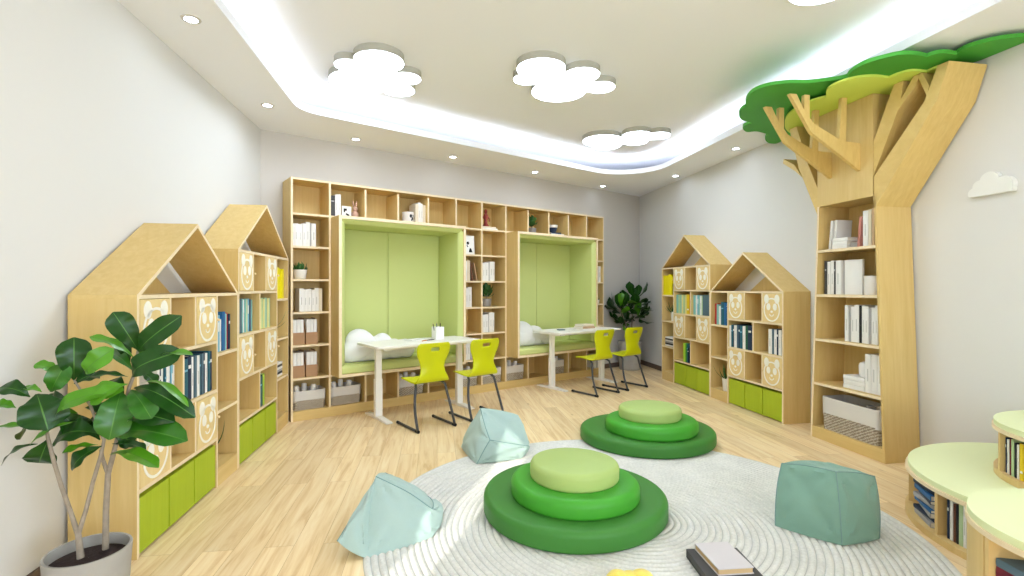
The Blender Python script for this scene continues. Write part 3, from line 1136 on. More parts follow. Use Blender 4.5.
def rug_mat():
    m = mat('braided_grey', (208, 208, 202), 0.95, 0.05)
    nt = m.node_tree
    p = nt.nodes['Principled BSDF']
    tc = nt.nodes.new('ShaderNodeTexCoord')
    n = nt.nodes.new('ShaderNodeTexNoise'); n.inputs['Scale'].default_value = 70; n.inputs['Detail'].default_value = 3
    n2 = nt.nodes.new('ShaderNodeTexNoise'); n2.inputs['Scale'].default_value = 6; n2.inputs['Detail'].default_value = 4
    r = nt.nodes.new('ShaderNodeValToRGB')
    r.color_ramp.elements[0].position = 0.3; r.color_ramp.elements[0].color = rgb(200, 199, 192)
    r.color_ramp.elements[1].position = 0.7; r.color_ramp.elements[1].color = rgb(228, 226, 218)
    ad = nt.nodes.new('ShaderNodeMath'); ad.operation = 'MULTIPLY_ADD'; ad.inputs[1].default_value = 0.6
    m2 = nt.nodes.new('ShaderNodeMath'); m2.operation = 'MULTIPLY'; m2.inputs[1].default_value = 0.4
    nt.links.new(tc.outputs['Object'], n.inputs['Vector']); nt.links.new(tc.outputs['Object'], n2.inputs['Vector'])
    nt.links.new(n2.outputs['Fac'], m2.inputs[0])
    nt.links.new(n.outputs['Fac'], ad.inputs[0]); nt.links.new(m2.outputs[0], ad.inputs[2])
    nt.links.new(ad.outputs[0], r.inputs['Fac'])
    nt.links.new(r.outputs['Color'], p.inputs['Base Color'])
    b = nt.nodes.new('ShaderNodeBump'); b.inputs['Strength'].default_value = 0.5; b.inputs['Distance'].default_value = 0.004
    nt.links.new(n.outputs['Fac'], b.inputs['Height']); nt.links.new(b.outputs['Normal'], p.inputs['Normal'])
    return m


rg = MB()
pitch = RR / 42
prof = [(0.0005, 0.012)]
for k in range(42):
    for f_, h_ in ((0.06, 0.003), (0.2, 0.0095), (0.5, 0.0125), (0.8, 0.0095), (0.94, 0.003)):
        prof.append(((k + f_) * pitch, h_))
prof.append((RR, 0.0))
vs, fs = [], []
SEG = 200
for i, (r, z) in enumerate(prof):
    for k in range(SEG):
        a = 2 * PI * k / SEG
        wob = 0.006 * math.sin(3 * a + r * 4) + 0.004 * math.sin(7 * a + 1.3 + r * 9)
        rr = max(0.0003, r + wob * min(1, r))
        vs.append((rr * math.cos(a), rr * math.sin(a), z))
for i in range(len(prof) - 1):
    for k in range(SEG):
        j = (k + 1) % SEG
        fs.append((i * SEG + k, i * SEG + j, (i + 1) * SEG + j, (i + 1) * SEG + k))
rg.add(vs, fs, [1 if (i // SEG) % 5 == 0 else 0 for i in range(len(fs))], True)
rug = rg.build('rug', [rug_mat(), mat('rug_thread_shade', (186, 186, 180), 0.95)], M=T(RC.x, RC.y, 0.0), weld=False)  # groove faces darker: stitching thread plus groove shade put into the colour
tag(rug, 'large round braided pale grey rug on the plank floor', 'rug')
RZ = 0.0125

# ------------------------------------------------------------------ stacks of round floor cushions
C_BASE = mat('cushion_dark_green', (64, 126, 50), 0.5, 0.3, bump=0.015, bump_scale=200)
C_MID = mat('cushion_bright_green', (68, 156, 46), 0.45, 0.3, bump=0.015, bump_scale=200)
C_TOP = mat('cushion_pale_green', (168, 190, 112), 0.5, 0.3, bump=0.015, bump_scale=200)


def cushion(c, z, r, h, m, label, sx=1.0, sy=1.0, rot=0.0, egg=0.0, er=0.035):
    prof = [(0.001, 0.0), (r - er * 0.8, 0.0)]
    for k in range(1, 7):
        a = -PI / 2 + PI / 2 * k / 6
        prof.append((r - er * 0.6 + er * 0.6 * math.cos(a), er * 0.6 + er * 0.6 * math.sin(a)))
    for k in range(0, 9):
        a = PI / 2 * k / 8
        prof.append((r - er + er * math.cos(a), h - er + er * math.sin(a)))
    prof += [(r * 0.8, h + 0.004), (r * 0.5, h + 0.008), (0.001, h + 0.010)]
    o = MB().lathe(prof, seg=72, sx=sx, sy=sy, rot=rot, egg=egg, close=False).build('floor_cushion', m, M=T(c[0], c[1], z))
    return tag(o, label, 'cushion', 'round floor cushions')


h1, h2, h3 = 0.113, 0.104, 0.101
cushion((0.358, 2.96), RZ, 0.538, h1, C_BASE, 'dark green bottom cushion of the near stack on the rug', 1.0, 0.985, -0.5, 0.05, 0.036)
cushion((0.354, 2.885), RZ + h1 + 0.001, 0.364, h2, C_MID, 'bright green middle cushion of the near stack on the rug', 1.02, 0.94, -0.45, 0.05, 0.042)
cushion((0.355, 2.875), RZ + h1 + h2 + 0.002, 0.255, h3, C_TOP, 'pale green top cushion of the near stack on the rug', 1.0, 0.95, -0.4, 0.04)
cushion((1.165, 4.315), RZ, 0.558, h1, C_BASE, 'dark green bottom cushion of the far stack on the rug edge', 1.02, 0.93, 0.0, 0.03, 0.042)
cushion((1.172, 4.205), RZ + h1 + 0.001, 0.380, h2, C_MID, 'bright green middle cushion of the far stack on the rug edge', 1.0, 0.93, 0.0, 0.03, 0.042)
cushion((1.16, 4.205), RZ + h1 + h2 + 0.002, 0.257, h3, C_TOP, 'pale green top cushion of the far stack on the rug edge', 1.0, 0.93, 0.0, 0.03)

# ------------------------------------------------------------------ bean bags
def fabric(name, col):
    return mat(name, col, 0.85, 0.15, noise_amt=0.06, noise_scale=300, bump=0.12, bump_scale=350, sheen=0.2)


def beanbag(corners, z_floor, m, label, bulge=0.05, tops=1.0, seams=((0, 1), (1, 2), (2, 3), (3, 0), (0, 4), (1, 5), (2, 6), (3, 7)), seed=0):
    """corners: 4 bottom then 4 top, both anticlockwise seen from above"""
    c = [Vector(p) for p in corners]
    cen = sum(c, Vector()) / 8
    faces = [(4, 5, 6, 7), (3, 2, 1, 0), (0, 1, 5, 4), (1, 2, 6, 5), (2, 3, 7, 6), (3, 0, 4, 7)]
    N = 18
    base = Vector((cen.x, cen.y, 0))
    mb = MB()
    off = Vector((seed * 3.7, seed * 1.9, 0.3))

    def shape(p, edge):
        d = noise.noise(p * 7 + off) * 0.012 + noise.noise(p * 16 + off) * 0.005
        return d * edge

    for fi, f in enumerate(faces):
        q = [c[i] for i in f]
        nrm = (q[2] - q[0]).cross(q[3] - q[1]).normalized()
        if nrm.dot((q[0] + q[1] + q[2] + q[3]) / 4 - cen) < 0: nrm = -nrm

        def fn(u, v, q=q, nrm=nrm, fi=fi):
            p = (q[0] * (1 - u) + q[1] * u) * (1 - v) + (q[3] * (1 - u) + q[2] * u) * v
            eu, ev = 4 * u * (1 - u), 4 * v * (1 - v)
            e = (eu * ev) ** 0.62
            # edges themselves bow outward a little from the middle of the bag
            edge_bow = (max(eu, ev) - min(eu, ev)) * 0.012
            dirv = (p - cen).normalized()
            # creases running in from the corners
            crease = 0.0
            for (cu, cv) in ((0, 0), (1, 0), (1, 1), (0, 1)):
                d2 = math.hypot(u - cu, v - cv)
                ang = math.atan2(v - cv, u - cu)
                crease += math.cos(ang * 9 + fi + seed) * math.exp(-d2 * 3.2) * min(1, d2 * 5) * 0.017
            b = bulge * (tops if fi == 0 else 1.0) if fi != 1 else 0.0
            r = p + nrm * (b * e + crease * min(1, e * 3) + shape(p, min(1, e * 2.0)) * 1.0) + dirv * edge_bow
            r.z = max(r.z, z_floor)
            return r - base
        mb.grid(fn, N, N)
    o = mb.build('bean_bag', m, M=Matrix.Translation(base), weld=True)
    tag(o, label, 'bean bag', 'pale green bean bags')
    sm = MB()
    for (a, b) in seams:
        pts = []
        for k in range(13):
            w = k / 12
            p = c[a].lerp(c[b], w)
            eu = 4 * w * (1 - w)
            p = p + (p - cen).normalized() * (eu * 0.012 + 0.001)
            p.z = max(p.z, z_floor + 0.003)
            pts.append(p - base)
        sm.tube(pts, 0.003, 6)
    sm.build('seam_piping', SEAM, o)
    return o


SEAM = mat('seam_crease_tone', (122, 152, 146), 0.9)  # real seams, toned darker so the colour carries their crease shade
FB1 = fabric('aqua_canvas', (166, 188, 180))
FB2 = fabric('sea_green_canvas', (124, 160, 143))
# left bag: leaning block with a pointed top
bB, bR, bA = onz(367, 558.5, 0.004), onz(433, 536.5, RZ), at(376, 476.5, 2.76)
pn = (bR - bB).cross(bA - bB)
eye = Vector((0, 0, CAMZ))
ray = at(337.5, 541, 1.0) - eye
bL = eye + ray * ((bB - eye).dot(pn) / ray.dot(pn))
beanbag([bB, bR, Vector((-0.42, 2.98, RZ)), bL, bA, at(432, 509, 2.70), at(430, 498, 2.93), at(385, 473, 2.90)],
        0.004, FB1, 'pale aqua bean bag half on the rug left of the near cushion stack', 0.05, 0.5, seed=1,
        seams=((4, 5), (5, 6), (6, 7), (3, 7)))
# far bag
beanbag([onz(477, 464, RZ), onz(521, 458.5, RZ), Vector((0.06, 4.24, RZ)), Vector((-0.42, 4.12, RZ)),
         at(490, 440, 3.80), at(529, 446, 3.92), at(518, 415, 4.14), at(480.5, 408, 4.10)],
        RZ, FB1, 'pale aqua bean bag on the far rug edge in front of the chairs', 0.035, -0.35, seed=2, seams=((4, 5), (4, 7), (0, 4)))
# right bag
beanbag([onz(842, 545.5, RZ), onz(879, 539, RZ), Vector((1.80, 2.98, RZ)), onz(775.5, 526, RZ),
         at(836, 472, 2.63), at(874.5, 476.5, 2.76), at(818, 461, 3.0), at(782, 463.5, 2.86)],
        RZ, FB2, 'sea green bean bag on the right side of the rug', 0.035, 0.1, seed=3, seams=((4, 5), (4, 7), (0, 4), (1, 5), (3, 7)))

# ------------------------------------------------------------------ books
PAL = {'white': (232, 230, 226), 'cream': (226, 214, 190), 'grey': (168, 166, 164), 'charcoal': (72, 70, 70), 'black': (40, 40, 42), 'navy': (34, 50, 76), 'teal': (40, 96, 112),
       'blue': (44, 104, 158), 'light blue': (120, 178, 204), 'aqua': (132, 190, 186), 'pale green': (182, 206, 158), 'yellow': (228, 196, 40), 'bright yellow': (240, 224, 20), 'pale yellow': (226, 220, 150),
       'green': (66, 146, 60), 'lime': (166, 200, 60), 'dark green': (36, 90, 70), 'red': (186, 44, 44), 'orange': (226, 138, 44), 'brown': (116, 76, 56), 'tan': (196, 164, 128), 'pink': (196, 132, 120),
       'maroon': (110, 34, 50), 'slate': (86, 110, 124), 'purple': (96, 70, 120), 'silver': (196, 194, 190)}
BM = {k: mat('cover_' + k.replace(' ', '_'), v, 0.55, 0.3) for k, v in PAL.items()}
STAMP = {'white': 'silver', 'cream': 'brown', 'navy': 'white', 'teal': 'light blue', 'charcoal': 'grey'}


def book_mesh(th, h, d, band=None):
    """book standing with its spine at y=0 facing -y; x is the thickness"""
    c = 0.0022
    mb = MB()
    mb.box(0, c, 0.002, d, 0, h, 0)
    mb.box(th - c, th, 0.002, d, 0, h, 0)
    # rounded spine
    n = 4
    pts = [(th * k / n, 0.002 - 0.002 * math.sin(PI * k / n)) for k in range(n + 1)]
    mb.prism(pts + [(th, 0.004), (0, 0.004)], XY, 0, h, 0)
    mb.box(c, th - c, 0.004, d - 0.004, 0.003, h - 0.003, 1)
    if band and th > 0.01:
        for (a, b, w) in band:
            mb.box(th * (0.5 - w / 2), th * (0.5 + w / 2), -0.0008, 0.001, h * a, h * b, 2)
    return mb


ORD = ['first', 'second', 'third', 'fourth', 'fifth', 'sixth', 'seventh', 'eighth', 'ninth', 'tenth', 'eleventh', 'twelfth', 'thirteenth', 'fourteenth']
BANDS = {'white': [(0.3, 0.62, 0.18)], 'navy': [(0.72, 0.8, 0.6)], 'charcoal': [(0.7, 0.76, 0.6)], 'yellow': [(0.2, 0.26, 0.6)], 'teal': [(0.7, 0.75, 0.7)], 'light blue': [(0.55, 0.8, 0.4)]}


def row(M, x, y, z, books, where, group, depth=0.17, gap=0.001):
    """books = list of (colour, thickness, height[, lean radians]) from left to right"""
    n = len(books)
    for k, bk in enumerate(books):
        col, th, h = bk[:3]
        lean = bk[3] if len(bk) > 3 else 0.0
        mb = book_mesh(th, h, depth, BANDS.get(col))
        w = th * math.cos(lean) + h * math.sin(abs(lean))
        # negative lean tilts the top to the left, positive to the right
        ox = x + (h * math.sin(-lean) if lean < 0 else 0.0)
        Ml = T(ox, y + 0.003 * ((k * 7) % 3), z + (th * math.sin(lean) if lean > 0 else 0.0)) @ Matrix.Rotation(lean, 4, 'Y')
        o = mb.build('book', [BM[col], PAGES, BM.get(STAMP.get(col, 'white'))], M=M @ Ml)
        pos = 'leftmost' if k == 0 else ('rightmost' if k == n - 1 else ORD[k] + ' from left')
        tag(o, '%s book, %s %s' % (col, pos, where), 'book', group)
        x += w + gap
    return x


def flat_book(M, x, y, z, w, d, th, col, label, group=None, rz=0.0, pages=None):
    mb = book_mesh(th, w, d)
    Ml = T(x, y, z + th, rz) @ Matrix.Rotation(PI / 2, 4, 'Y')
    o = mb.build('book', [BM[col], pages or PAGES, BM['grey']], M=M @ Ml)
    return tag(o, label, 'book', group)


def hx(h, x0, wid=0.0):
    """left end for a row on a house (local x from the viewer's left)"""
    return x0


def house_cell(h, kind, r, side=None):
    """(x left, x right, z floor) of a cell; seen from the viewer's left"""
    X = h['X']
    if kind == 'half':
        xm = tk + (XM - tk) / 2
        a, b = (tk, xm - tk / 2) if side == 'near' else (xm + tk / 2, XM)
        z = h['H'] - h['hz'] * (r + 1) + tk / 2
    elif kind == 'narrow':
        a, b = XM + tk, HL - tk
        z = h['zpl'] + h['step'] * (h['rows'] - 2 - r)
    x0, x1 = sorted((X(a), X(b)))
    return x0, x1, z + 0.0005


# low left house
x0, x1, z = house_cell(HLL, 'half', 1, 'near')
row(HLL['M'], x1 - 0.20, 0.03, z, [('white', .022, .235), ('navy', .018, .24), ('white', .026, .235), ('teal', .02, .24), ('white', .024, .235), ('white', .022, .24), ('light blue', .02, .235), ('white', .022, .23)], 'of the row behind the plant leaves', 'books behind the plant')
x0, x1, z = house_cell(HLL, 'half', 1, 'far')
row(HLL['M'], x0 + 0.02, 0.012, z, [('teal', .05, .25), ('navy', .05, .26), ('white', .03, .25), ('slate', .03, .255), ('white', .04, .25), ('teal', .02, .255), ('slate', .025, .255), ('navy', .024, .26), ('white', .04, .25), ('teal', .024, .26), ('navy', .03, .255)], 'of the dark row in the low left house', 'dark and white books in the low left house')
x0, x1, z = house_cell(HLL, 'narrow', 0)
row(HLL['M'], x0 + 0.005, 0.03, z, [('teal', .07, .245), ('light blue', .04, .25), ('white', .03, .22), ('blue', .05, .27), ('aqua', .03, .255), ('red', .022, .26), ('navy', .03, .25)], 'on the low left house side shelf', 'blue books in the low left house', 0.2)
# tall left house
x0, x1, z = house_cell(HLT, 'half', 1, 'near')
row(HLT['M'], x0 + 0.006, 0.03, z, [('slate', .13, .26), ('aqua', .03, .26), ('white', .03, .255), ('aqua', .03, .26), ('pale yellow', .028, .255), ('light blue', .04, .26), ('slate', .03, .255), ('aqua', .03, .25)], 'of the blue row in the tall left house', 'blue row in the tall left house')
x0, x1, z = house_cell(HLT, 'half', 1, 'far')
row(HLT['M'], x0 + 0.02, 0.03, z, [('yellow', .075, .26), ('pale yellow', .04, .255), ('pale green', .035, .26), ('pale yellow', .03, .25), ('pale green', .035, .26), ('aqua', .03, .26), ('pale yellow', .04, .255), ('pale green', .04, .255)], 'of the yellow row in the tall left house', 'yellow row in the tall left house')
x0, x1, z = house_cell(HLT, 'narrow', 0)
row(HLT['M'], x0 + 0.03, 0.02, z, [('bright yellow', .05, .27), ('bright yellow', .06, .29), ('bright yellow', .045, .28), ('bright yellow', .05, .265), ('bright yellow', .04, .28)], 'on the tall left house side shelf', 'yellow books in the tall left house')
x0, x1, z = house_cell(HLT, 'half', 3, 'far')
row(HLT['M'], x0 + 0.015, 0.008, z, [('teal', .05, .25), ('dark green', .03, .26), ('lime', .05, .262)], 'of the green trio in the tall left house', 'green books in the tall left house')
# low right house (local x runs far to near, left to right)
x0, x1, z = house_cell(HRL, 'narrow', 0)
row(HRL['M'], x0 + 0.03, 0.03, z, [('red', .03, .25), ('aqua', .04, .24), ('white', .05, .22), ('teal', .055, .27), ('blue', .05, .26), ('navy', .05, .255)], 'on the low right house side shelf', 'blue books in the low right house', 0.2)
x0, x1, z = house_cell(HRL, 'half', 1, 'far')
row(HRL['M'], x0 + 0.006, 0.008, z, [('white', .03, .24), ('teal', .028, .25), ('navy', .025, .255), ('white', .045, .25), ('slate', .025, .255), ('navy', .03, .255), ('teal', .045, .25), ('white', .045, .25), ('dark green', .045, .26), ('navy', .07, .262)], 'of the dark row in the low right house', 'dark books in the low right house')
x0, x1, z = house_cell(HRL, 'half', 1, 'near')
row(HRL['M'], x1 - 0.235, 0.03, z, [('white', .05, .25), ('slate', .024, .255), ('white', .045, .25), ('navy', .02, .255), ('white', .04, .25), ('navy', .026, .26), ('white', .022, .25)], 'of the white row in the low right house', 'white books in the low right house')
# tall right house
x0, x1, z = house_cell(HRT, 'narrow', 0)
row(HRT['M'], x0 + 0.012, 0.01, z, [('bright yellow', .05, .28), ('bright yellow', .05, .27), ('bright yellow', .045, .255), ('bright yellow', .06, .29), ('bright yellow', .05, .27), ('black', .035, .16)], 'on the tall right house side shelf', 'yellow books in the tall right house')
x0, x1, z = house_cell(HRT, 'half', 1, 'far')
row(HRT['M'], x0 + 0.008, 0.03, z, [('aqua', .05, .25), ('pale green', .045, .255), ('aqua', .04, .25), ('pale yellow', .04, .255), ('pale green', .04, .25), ('pale yellow', .05, .255), ('yellow', .07, .26), ('orange', .04, .26)], 'of the yellow row in the tall right house', 'yellow row in the tall right house')
x0, x1, z = house_cell(HRT, 'half', 1, 'near')
row(HRT['M'], x0 + 0.008, 0.03, z, [('aqua', .05, .25), ('white', .03, .25), ('light blue', .035, .255), ('aqua', .03, .25), ('white', .035, .25), ('pale green', .03, .25), ('slate', .15, .26)], 'of the blue row in the tall right house', 'blue row in the tall right house')
x0, x1, z = house_cell(HRT, 'half', 3, 'far')
row(HRT['M'], x1 - 0.19, 0.008, z, [('lime', .05, .25), ('green', .03, .255), ('teal', .03, .255), ('navy', .024, .2)], 'of the green group in the tall right house', 'green books in the tall right house')


def magazines(h, r, lab):
    x0, x1, z = house_cell(h, 'narrow', r)
    cols = ['white', 'black', 'grey', 'white', 'charcoal', 'white']
    names = ['lowest', 'second lowest', 'third from the bottom', 'third from the top', 'second from the top', 'topmost']
    for k in range(6):
        flat_book(h['M'], x0 + 0.03 + 0.006 * (k % 2), 0.03, z + 0.022 * k, 0.22, 0.2, 0.021, cols[k], '%s lying magazine, %s of the stack in the %s' % (cols[k], names[k], lab), 'lying magazines in the ' + lab)


magazines(HLT, 2, 'tall left house')
magazines(HRT, 2, 'tall right house')


# ------------------------------------------------------------------ small potted plants
def leaf(mb, base, tip, width, side_hint, droop=0.12, cup=0.12, nl=10, mi=0, rib=None, shape=None, wave=0.0, ph=0.0):
    base, tip = Vector(base), Vector(tip)
    ax = tip - base
    L = ax.length
    ax.normalize()
    s = side_hint - ax * side_hint.dot(ax)
    s.normalize()
    n = s.cross(ax)
    if shape is None:
        shape = [(0, .06), (.08, .16), (.2, .42), (.35, .68), (.5, .86), (.65, .98), (.78, 1.0), (.88, .88), (.95, .6), (1, .06)]

    def wd(t):
        for i in range(len(shape) - 1):
            if t <= shape[i + 1][0] + 1e-9:
                a, b = shape[i], shape[i + 1]
                k = (t - a[0]) / (b[0] - a[0])
                return a[1] + (b[1] - a[1]) * k
        return shape[-1][1]
    cols = [-1, -0.55, -0.035, 0.035, 0.55, 1] if rib is not None else [-1, 0, 1]
    vs, fs, ms = [], [], []
    for j in range(nl + 1):
        t = j / nl
        w = wd(t) * width / 2
        bend = -droop * L * (t * t) + droop * L * 0.55 * math.sin(PI * t)
        for c in cols:
            lift = cup * w * abs(c) + wave * w * math.sin(t * 14 + ph + (2 if c > 0 else 0)) * abs(c)
            vs.append(base + ax * (L * t) + s * (c * w) + n * (bend + lift))
    m = len(cols)
    for j in range(nl):
        for c in range(m - 1):
            fs.append((j * m + c, j * m + c + 1, (j + 1) * m + c + 1, (j + 1) * m + c))
            ms.append(rib if (rib is not None and c == 2) else mi)
    mb.add(vs, fs, ms, True)


LONG = [(0, .5), (.3, 1), (.6, .75), (.85, .4), (1, .04)]
OVAL = [(0, .1), (.3, .8), (.55, 1), (.8, .7), (1, .06)]


def small_plant(M, label, pot_r, pot_h, nleaf, llen, lwid, pot_mat, style, seed, upright=0.7, room=(-9, 9)):
    rd = random.Random(seed)
    t = thing('potted_plant', label, 'potted plant', M, 'small shelf plants')
    MB().lathe([(0.001, 0.0), (pot_r * 0.78, 0.0), (pot_r * 0.84, 0.004), (pot_r, pot_h), (pot_r * 0.92, pot_h), (pot_r * 0.9, pot_h * 0.85)], seg=24, close=False).build('pot', pot_mat, t)
    MB().lathe([(0.001, pot_h * 0.86), (pot_r * 0.91, pot_h * 0.86)], seg=18, close=False).build('soil', SOIL, t)
    mb = MB()
    if style == 'bush':
        for k in range(5):
            a = k * 2.4
            mb.tube([(0, 0, pot_h * 0.86), (0.4 * llen * math.cos(a), 0.4 * llen * math.sin(a), pot_h + llen * (1.1 + 0.3 * (k % 2)))], 0.002, 5, 1)
    for k in range(nleaf):
        a = k * 2.399 + rd.uniform(-.3, .3)
        el = rd.uniform(0.2, 1.45) if style != 'spike' else rd.uniform(upright - 0.4, 1.45)
        if style == 'bush':
            hh = rd.uniform(0.4, 2.0) * llen
            b = Vector((0.3 * llen * math.cos(a) * rd.random(), 0.3 * llen * math.sin(a) * rd.random(), pot_h + hh * 0.6))
        else:
            b = Vector((0.25 * pot_r * math.cos(a), 0.25 * pot_r * math.sin(a), pot_h * 0.86))
        l = llen * rd.uniform(0.75, 1.1)
        d = Vector((math.cos(a) * math.cos(el), math.sin(a) * math.cos(el), math.sin(el)))
        tp_ = b + d * l
        tp_.x = min(max(tp_.x, room[0]), room[1])
        tp_.y = min(tp_.y, room[2] if len(room) > 2 else 0.15)
        leaf(mb, b, tp_, lwid, Vector((-math.sin(a), math.cos(a), 0)), 0.15, 0.25, 6, 0, None, LONG if style == 'spike' else OVAL)
    mb.build('foliage', [LEAF_SMALL, BARK], t)
    return t


POTW = mat('white_ceramic', (236, 234, 230), 0.35)
POTG = mat('grey_ceramic', (150, 146, 144), 0.6)
x0, x1, z = house_cell(HLL, 'narrow', 2)
small_plant(HLL['M'] @ T(x0 + 0.06, 0.08, z), 'spiky little plant in a white pot low in the near left house', 0.045, 0.11, 12, 0.2, 0.018, POTW, 'spike', 3, 0.6, (-0.045, 0.24))
x0, x1, z = house_cell(HLT, 'narrow', 1)
small_plant(HLT['M'] @ T(x0 + 0.16, 0.1, z), 'thin leaved plant in a white pot inside the tall left house', 0.045, 0.1, 12, 0.2, 0.012, POTW, 'spike', 5, 0.6, (-0.14, 0.15))
x0, x1, z = house_cell(HRL, 'narrow', 2)
small_plant(HRL['M'] @ T(x1 - 0.10, 0.07, z), 'spiky little plant in a white pot low in the low right house', 0.06, 0.15, 14, 0.19, 0.02, POTW, 'spike', 8, 0.8, (-0.22, 0.08))
x0, x1, z = house_cell(HRT, 'narrow', 1)
small_plant(HRT['M'] @ T(x1 - 0.10, 0.07, z), 'spiky little plant in a white pot inside the tall right house', 0.05, 0.13, 14, 0.19, 0.02, POTW, 'spike', 9, 0.8, (-0.22, 0.08))

# ------------------------------------------------------------------ things in the long bookcase
cx = lambda i: i * CW + tk / 2 + 0.002
zr = lambda r: zk(6 - r) + 0.0005                # r counts rows from the top


def B(x, y, z, rz=0.0):
    return MB_ @ T(x, y, z, rz)


row(MB_, cx(0) + 0.008, 0.06, zr(1), [('white', .03, .225), ('white', .035, .23), ('white', .04, .225), ('white', .03, .232), ('white', .04, .25), ('grey', .012, .24), ('white', .045, .24)], 'of the white row below the top left cell', 'white books in the first bookcase column, upper')
row(MB_, cx(0) + 0.085, 0.06, zr(3), [('white', .04, .235), ('white', .035, .225), ('white', .04, .23), ('white', .03, .222), ('white', .04, .24), ('cream', .035, .235)], 'of the white row under the small succulent', 'white books in the first bookcase column, lower')
small_plant(B(cx(0) + 0.10, 0.10, zr(2)), 'bushy little succulent in a white pot in the first bookcase column', 0.068, 0.095, 26, 0.09, 0.03, POTW, 'rosette', 11)
CARD = mat('brown_card', (174, 136, 102), 0.8)


def magfile(M, label):
    t = thing('magazine_file', label, 'magazine file', M, 'brown magazine files in the first bookcase column')
    w, d, h, hb = 0.115, 0.22, 0.12, 0.26
    YZ = lambda u, v, q: (q, u, v)
    MB().box(0, w, 0, 0.004, 0, h).build('front_panel', CARD, t)
    MB().prism([(0.004, 0), (d, 0), (d, hb), (0.09, hb), (0.004, h)], YZ, 0, 0.004).build('side_panel', CARD, t)
    MB().prism([(0.004, 0), (d, 0), (d, hb), (0.09, hb), (0.004, h)], YZ, w - 0.004, w).build('side_panel', CARD, t)
    MB().box(0.004, w - 0.004, 0.004, d, 0.0, 0.004).build('bottom_panel', CARD, t)
    return t


for r in (4, 5):
    for k in range(2):
        x = cx(0) + 0.012 + 0.128 * k
        side, lev = ('left', 'right')[k], ('upper', 'lower')[r - 4]
        magfile(B(x, 0.03, zr(r)), 'brown card magazine file, %s one of the %s pair' % (side, lev))
        for j in range(3):
            o = book_mesh(0.031, 0.245, 0.19).build('folder', [BM['white'], PAGES, BM['grey']], M=B(x + 0.008 + 0.0335 * j, 0.035, zr(r) + 0.0045))
            tag(o, 'white folder, %s in the %s %s brown file' % (('leftmost', 'middle', 'rightmost')[j], lev, side), 'folder', 'white folders in brown files')

# baskets in the bottom row
WICK = None


def wicker():
    m = mat('grey_wicker', (176, 160, 138), 0.9, 0.1)
    nt = m.node_tree
    p = nt.nodes['Principled BSDF']
    tc = nt.nodes.new('ShaderNodeTexCoord')
    mp = nt.nodes.new('ShaderNodeMapping'); mp.inputs['Rotation'].default_value = (0, 0.5, 0)
    w = nt.nodes.new('ShaderNodeTexWave'); w.wave_type = 'BANDS'; w.bands_direction = 'Z'
    w.inputs['Scale'].default_value = 15; w.inputs['Distortion'].default_value = 5; w.inputs['Detail'].default_value = 2; w.inputs['Detail Scale'].default_value = 6
    r = nt.nodes.new('ShaderNodeValToRGB')
    r.color_ramp.elements[0].color = rgb(146, 132, 114); r.color_ramp.elements[1].color = rgb(204, 194, 178)
    nt.links.new(tc.outputs['Object'], mp.inputs['Vector']); nt.links.new(mp.outputs[0], w.inputs['Vector']); nt.links.new(w.outputs['Fac'], r.inputs['Fac'])
    nt.links.new(r.outputs['Color'], p.inputs['Base Color'])
    b = nt.nodes.new('ShaderNodeBump'); b.inputs['Strength'].default_value = 0.6; b.inputs['Distance'].default_value = 0.01
    nt.links.new(w.outputs['Fac'], b.inputs['Height']); nt.links.new(b.outputs['Normal'], p.inputs['Normal'])
    return m


WICK = wicker()
LINER = mat('basket_liner', (214, 210, 204), 0.95, 0.05, bump=0.1, bump_scale=300)


def basket(M, w, d, h, label, group, items):
    t = thing('storage_basket', label, 'basket', M, group)

    def shell(w0, d0, w1, d1, z0, z1, thick, bottom):
        a = rrect(-w0 / 2, w0 / 2, 0, d0, min(w0, d0) * 0.16, 4)
        bq = rrect(-w1 / 2, w1 / 2, (d0 - d1) / 2, (d0 + d1) / 2, min(w1, d1) * 0.16, 4)
        n = len(a)
        cyc = d0 / 2
        sh = lambda p, k: (p[0] * k, cyc + (p[1] - cyc) * k)
        ki = 1 - thick / (min(w0, d0) / 2)
        vs = [(x, y, z0) for x, y in a] + [(x, y, z1) for x, y in bq] + [(*sh(p, ki), z1) for p in bq] + [(*sh(p, ki), z0 + (0.006 if bottom else 0)) for p in a]
        fs = []
        for r in range(3):
            for k in range(n):
                j = (k + 1) % n
                fs.append((r * n + k, r * n + j, (r + 1) * n + j, (r + 1) * n + k))
        if bottom:
            fs.append(tuple(range(n))); fs.append(tuple(3 * n + k for k in range(n)))
        else:
            for k in range(n):
                j = (k + 1) % n
                fs.append((k, j, 3 * n + j, 3 * n + k))
        return MB().add(vs, fs, 0, False)
    shell(w * 0.93, d * 0.95, w * 0.96, d * 0.97, 0, h * 0.50, 0.006, True).build('wicker_body', WICK, t)
    shell(w * 0.985, d, w, d, h * 0.45, h, 0.008, False).build('fabric_liner', LINER, t)
    return t


def rolled(M, r, l, label, group, col='white'):
    mb = MB()
    mb.tube([(0, 0, 0), (0, 0, l)], r, 14)
    mb.lathe([(r * 0.5, l), (r * 0.55, l + 0.006), (r * 0.8, l + 0.006), (r * 0.85, l)], seg=14, close=False)
    o = mb.build('bottle', BM[col], M=M)
    return tag(o, label, 'bottle', group)


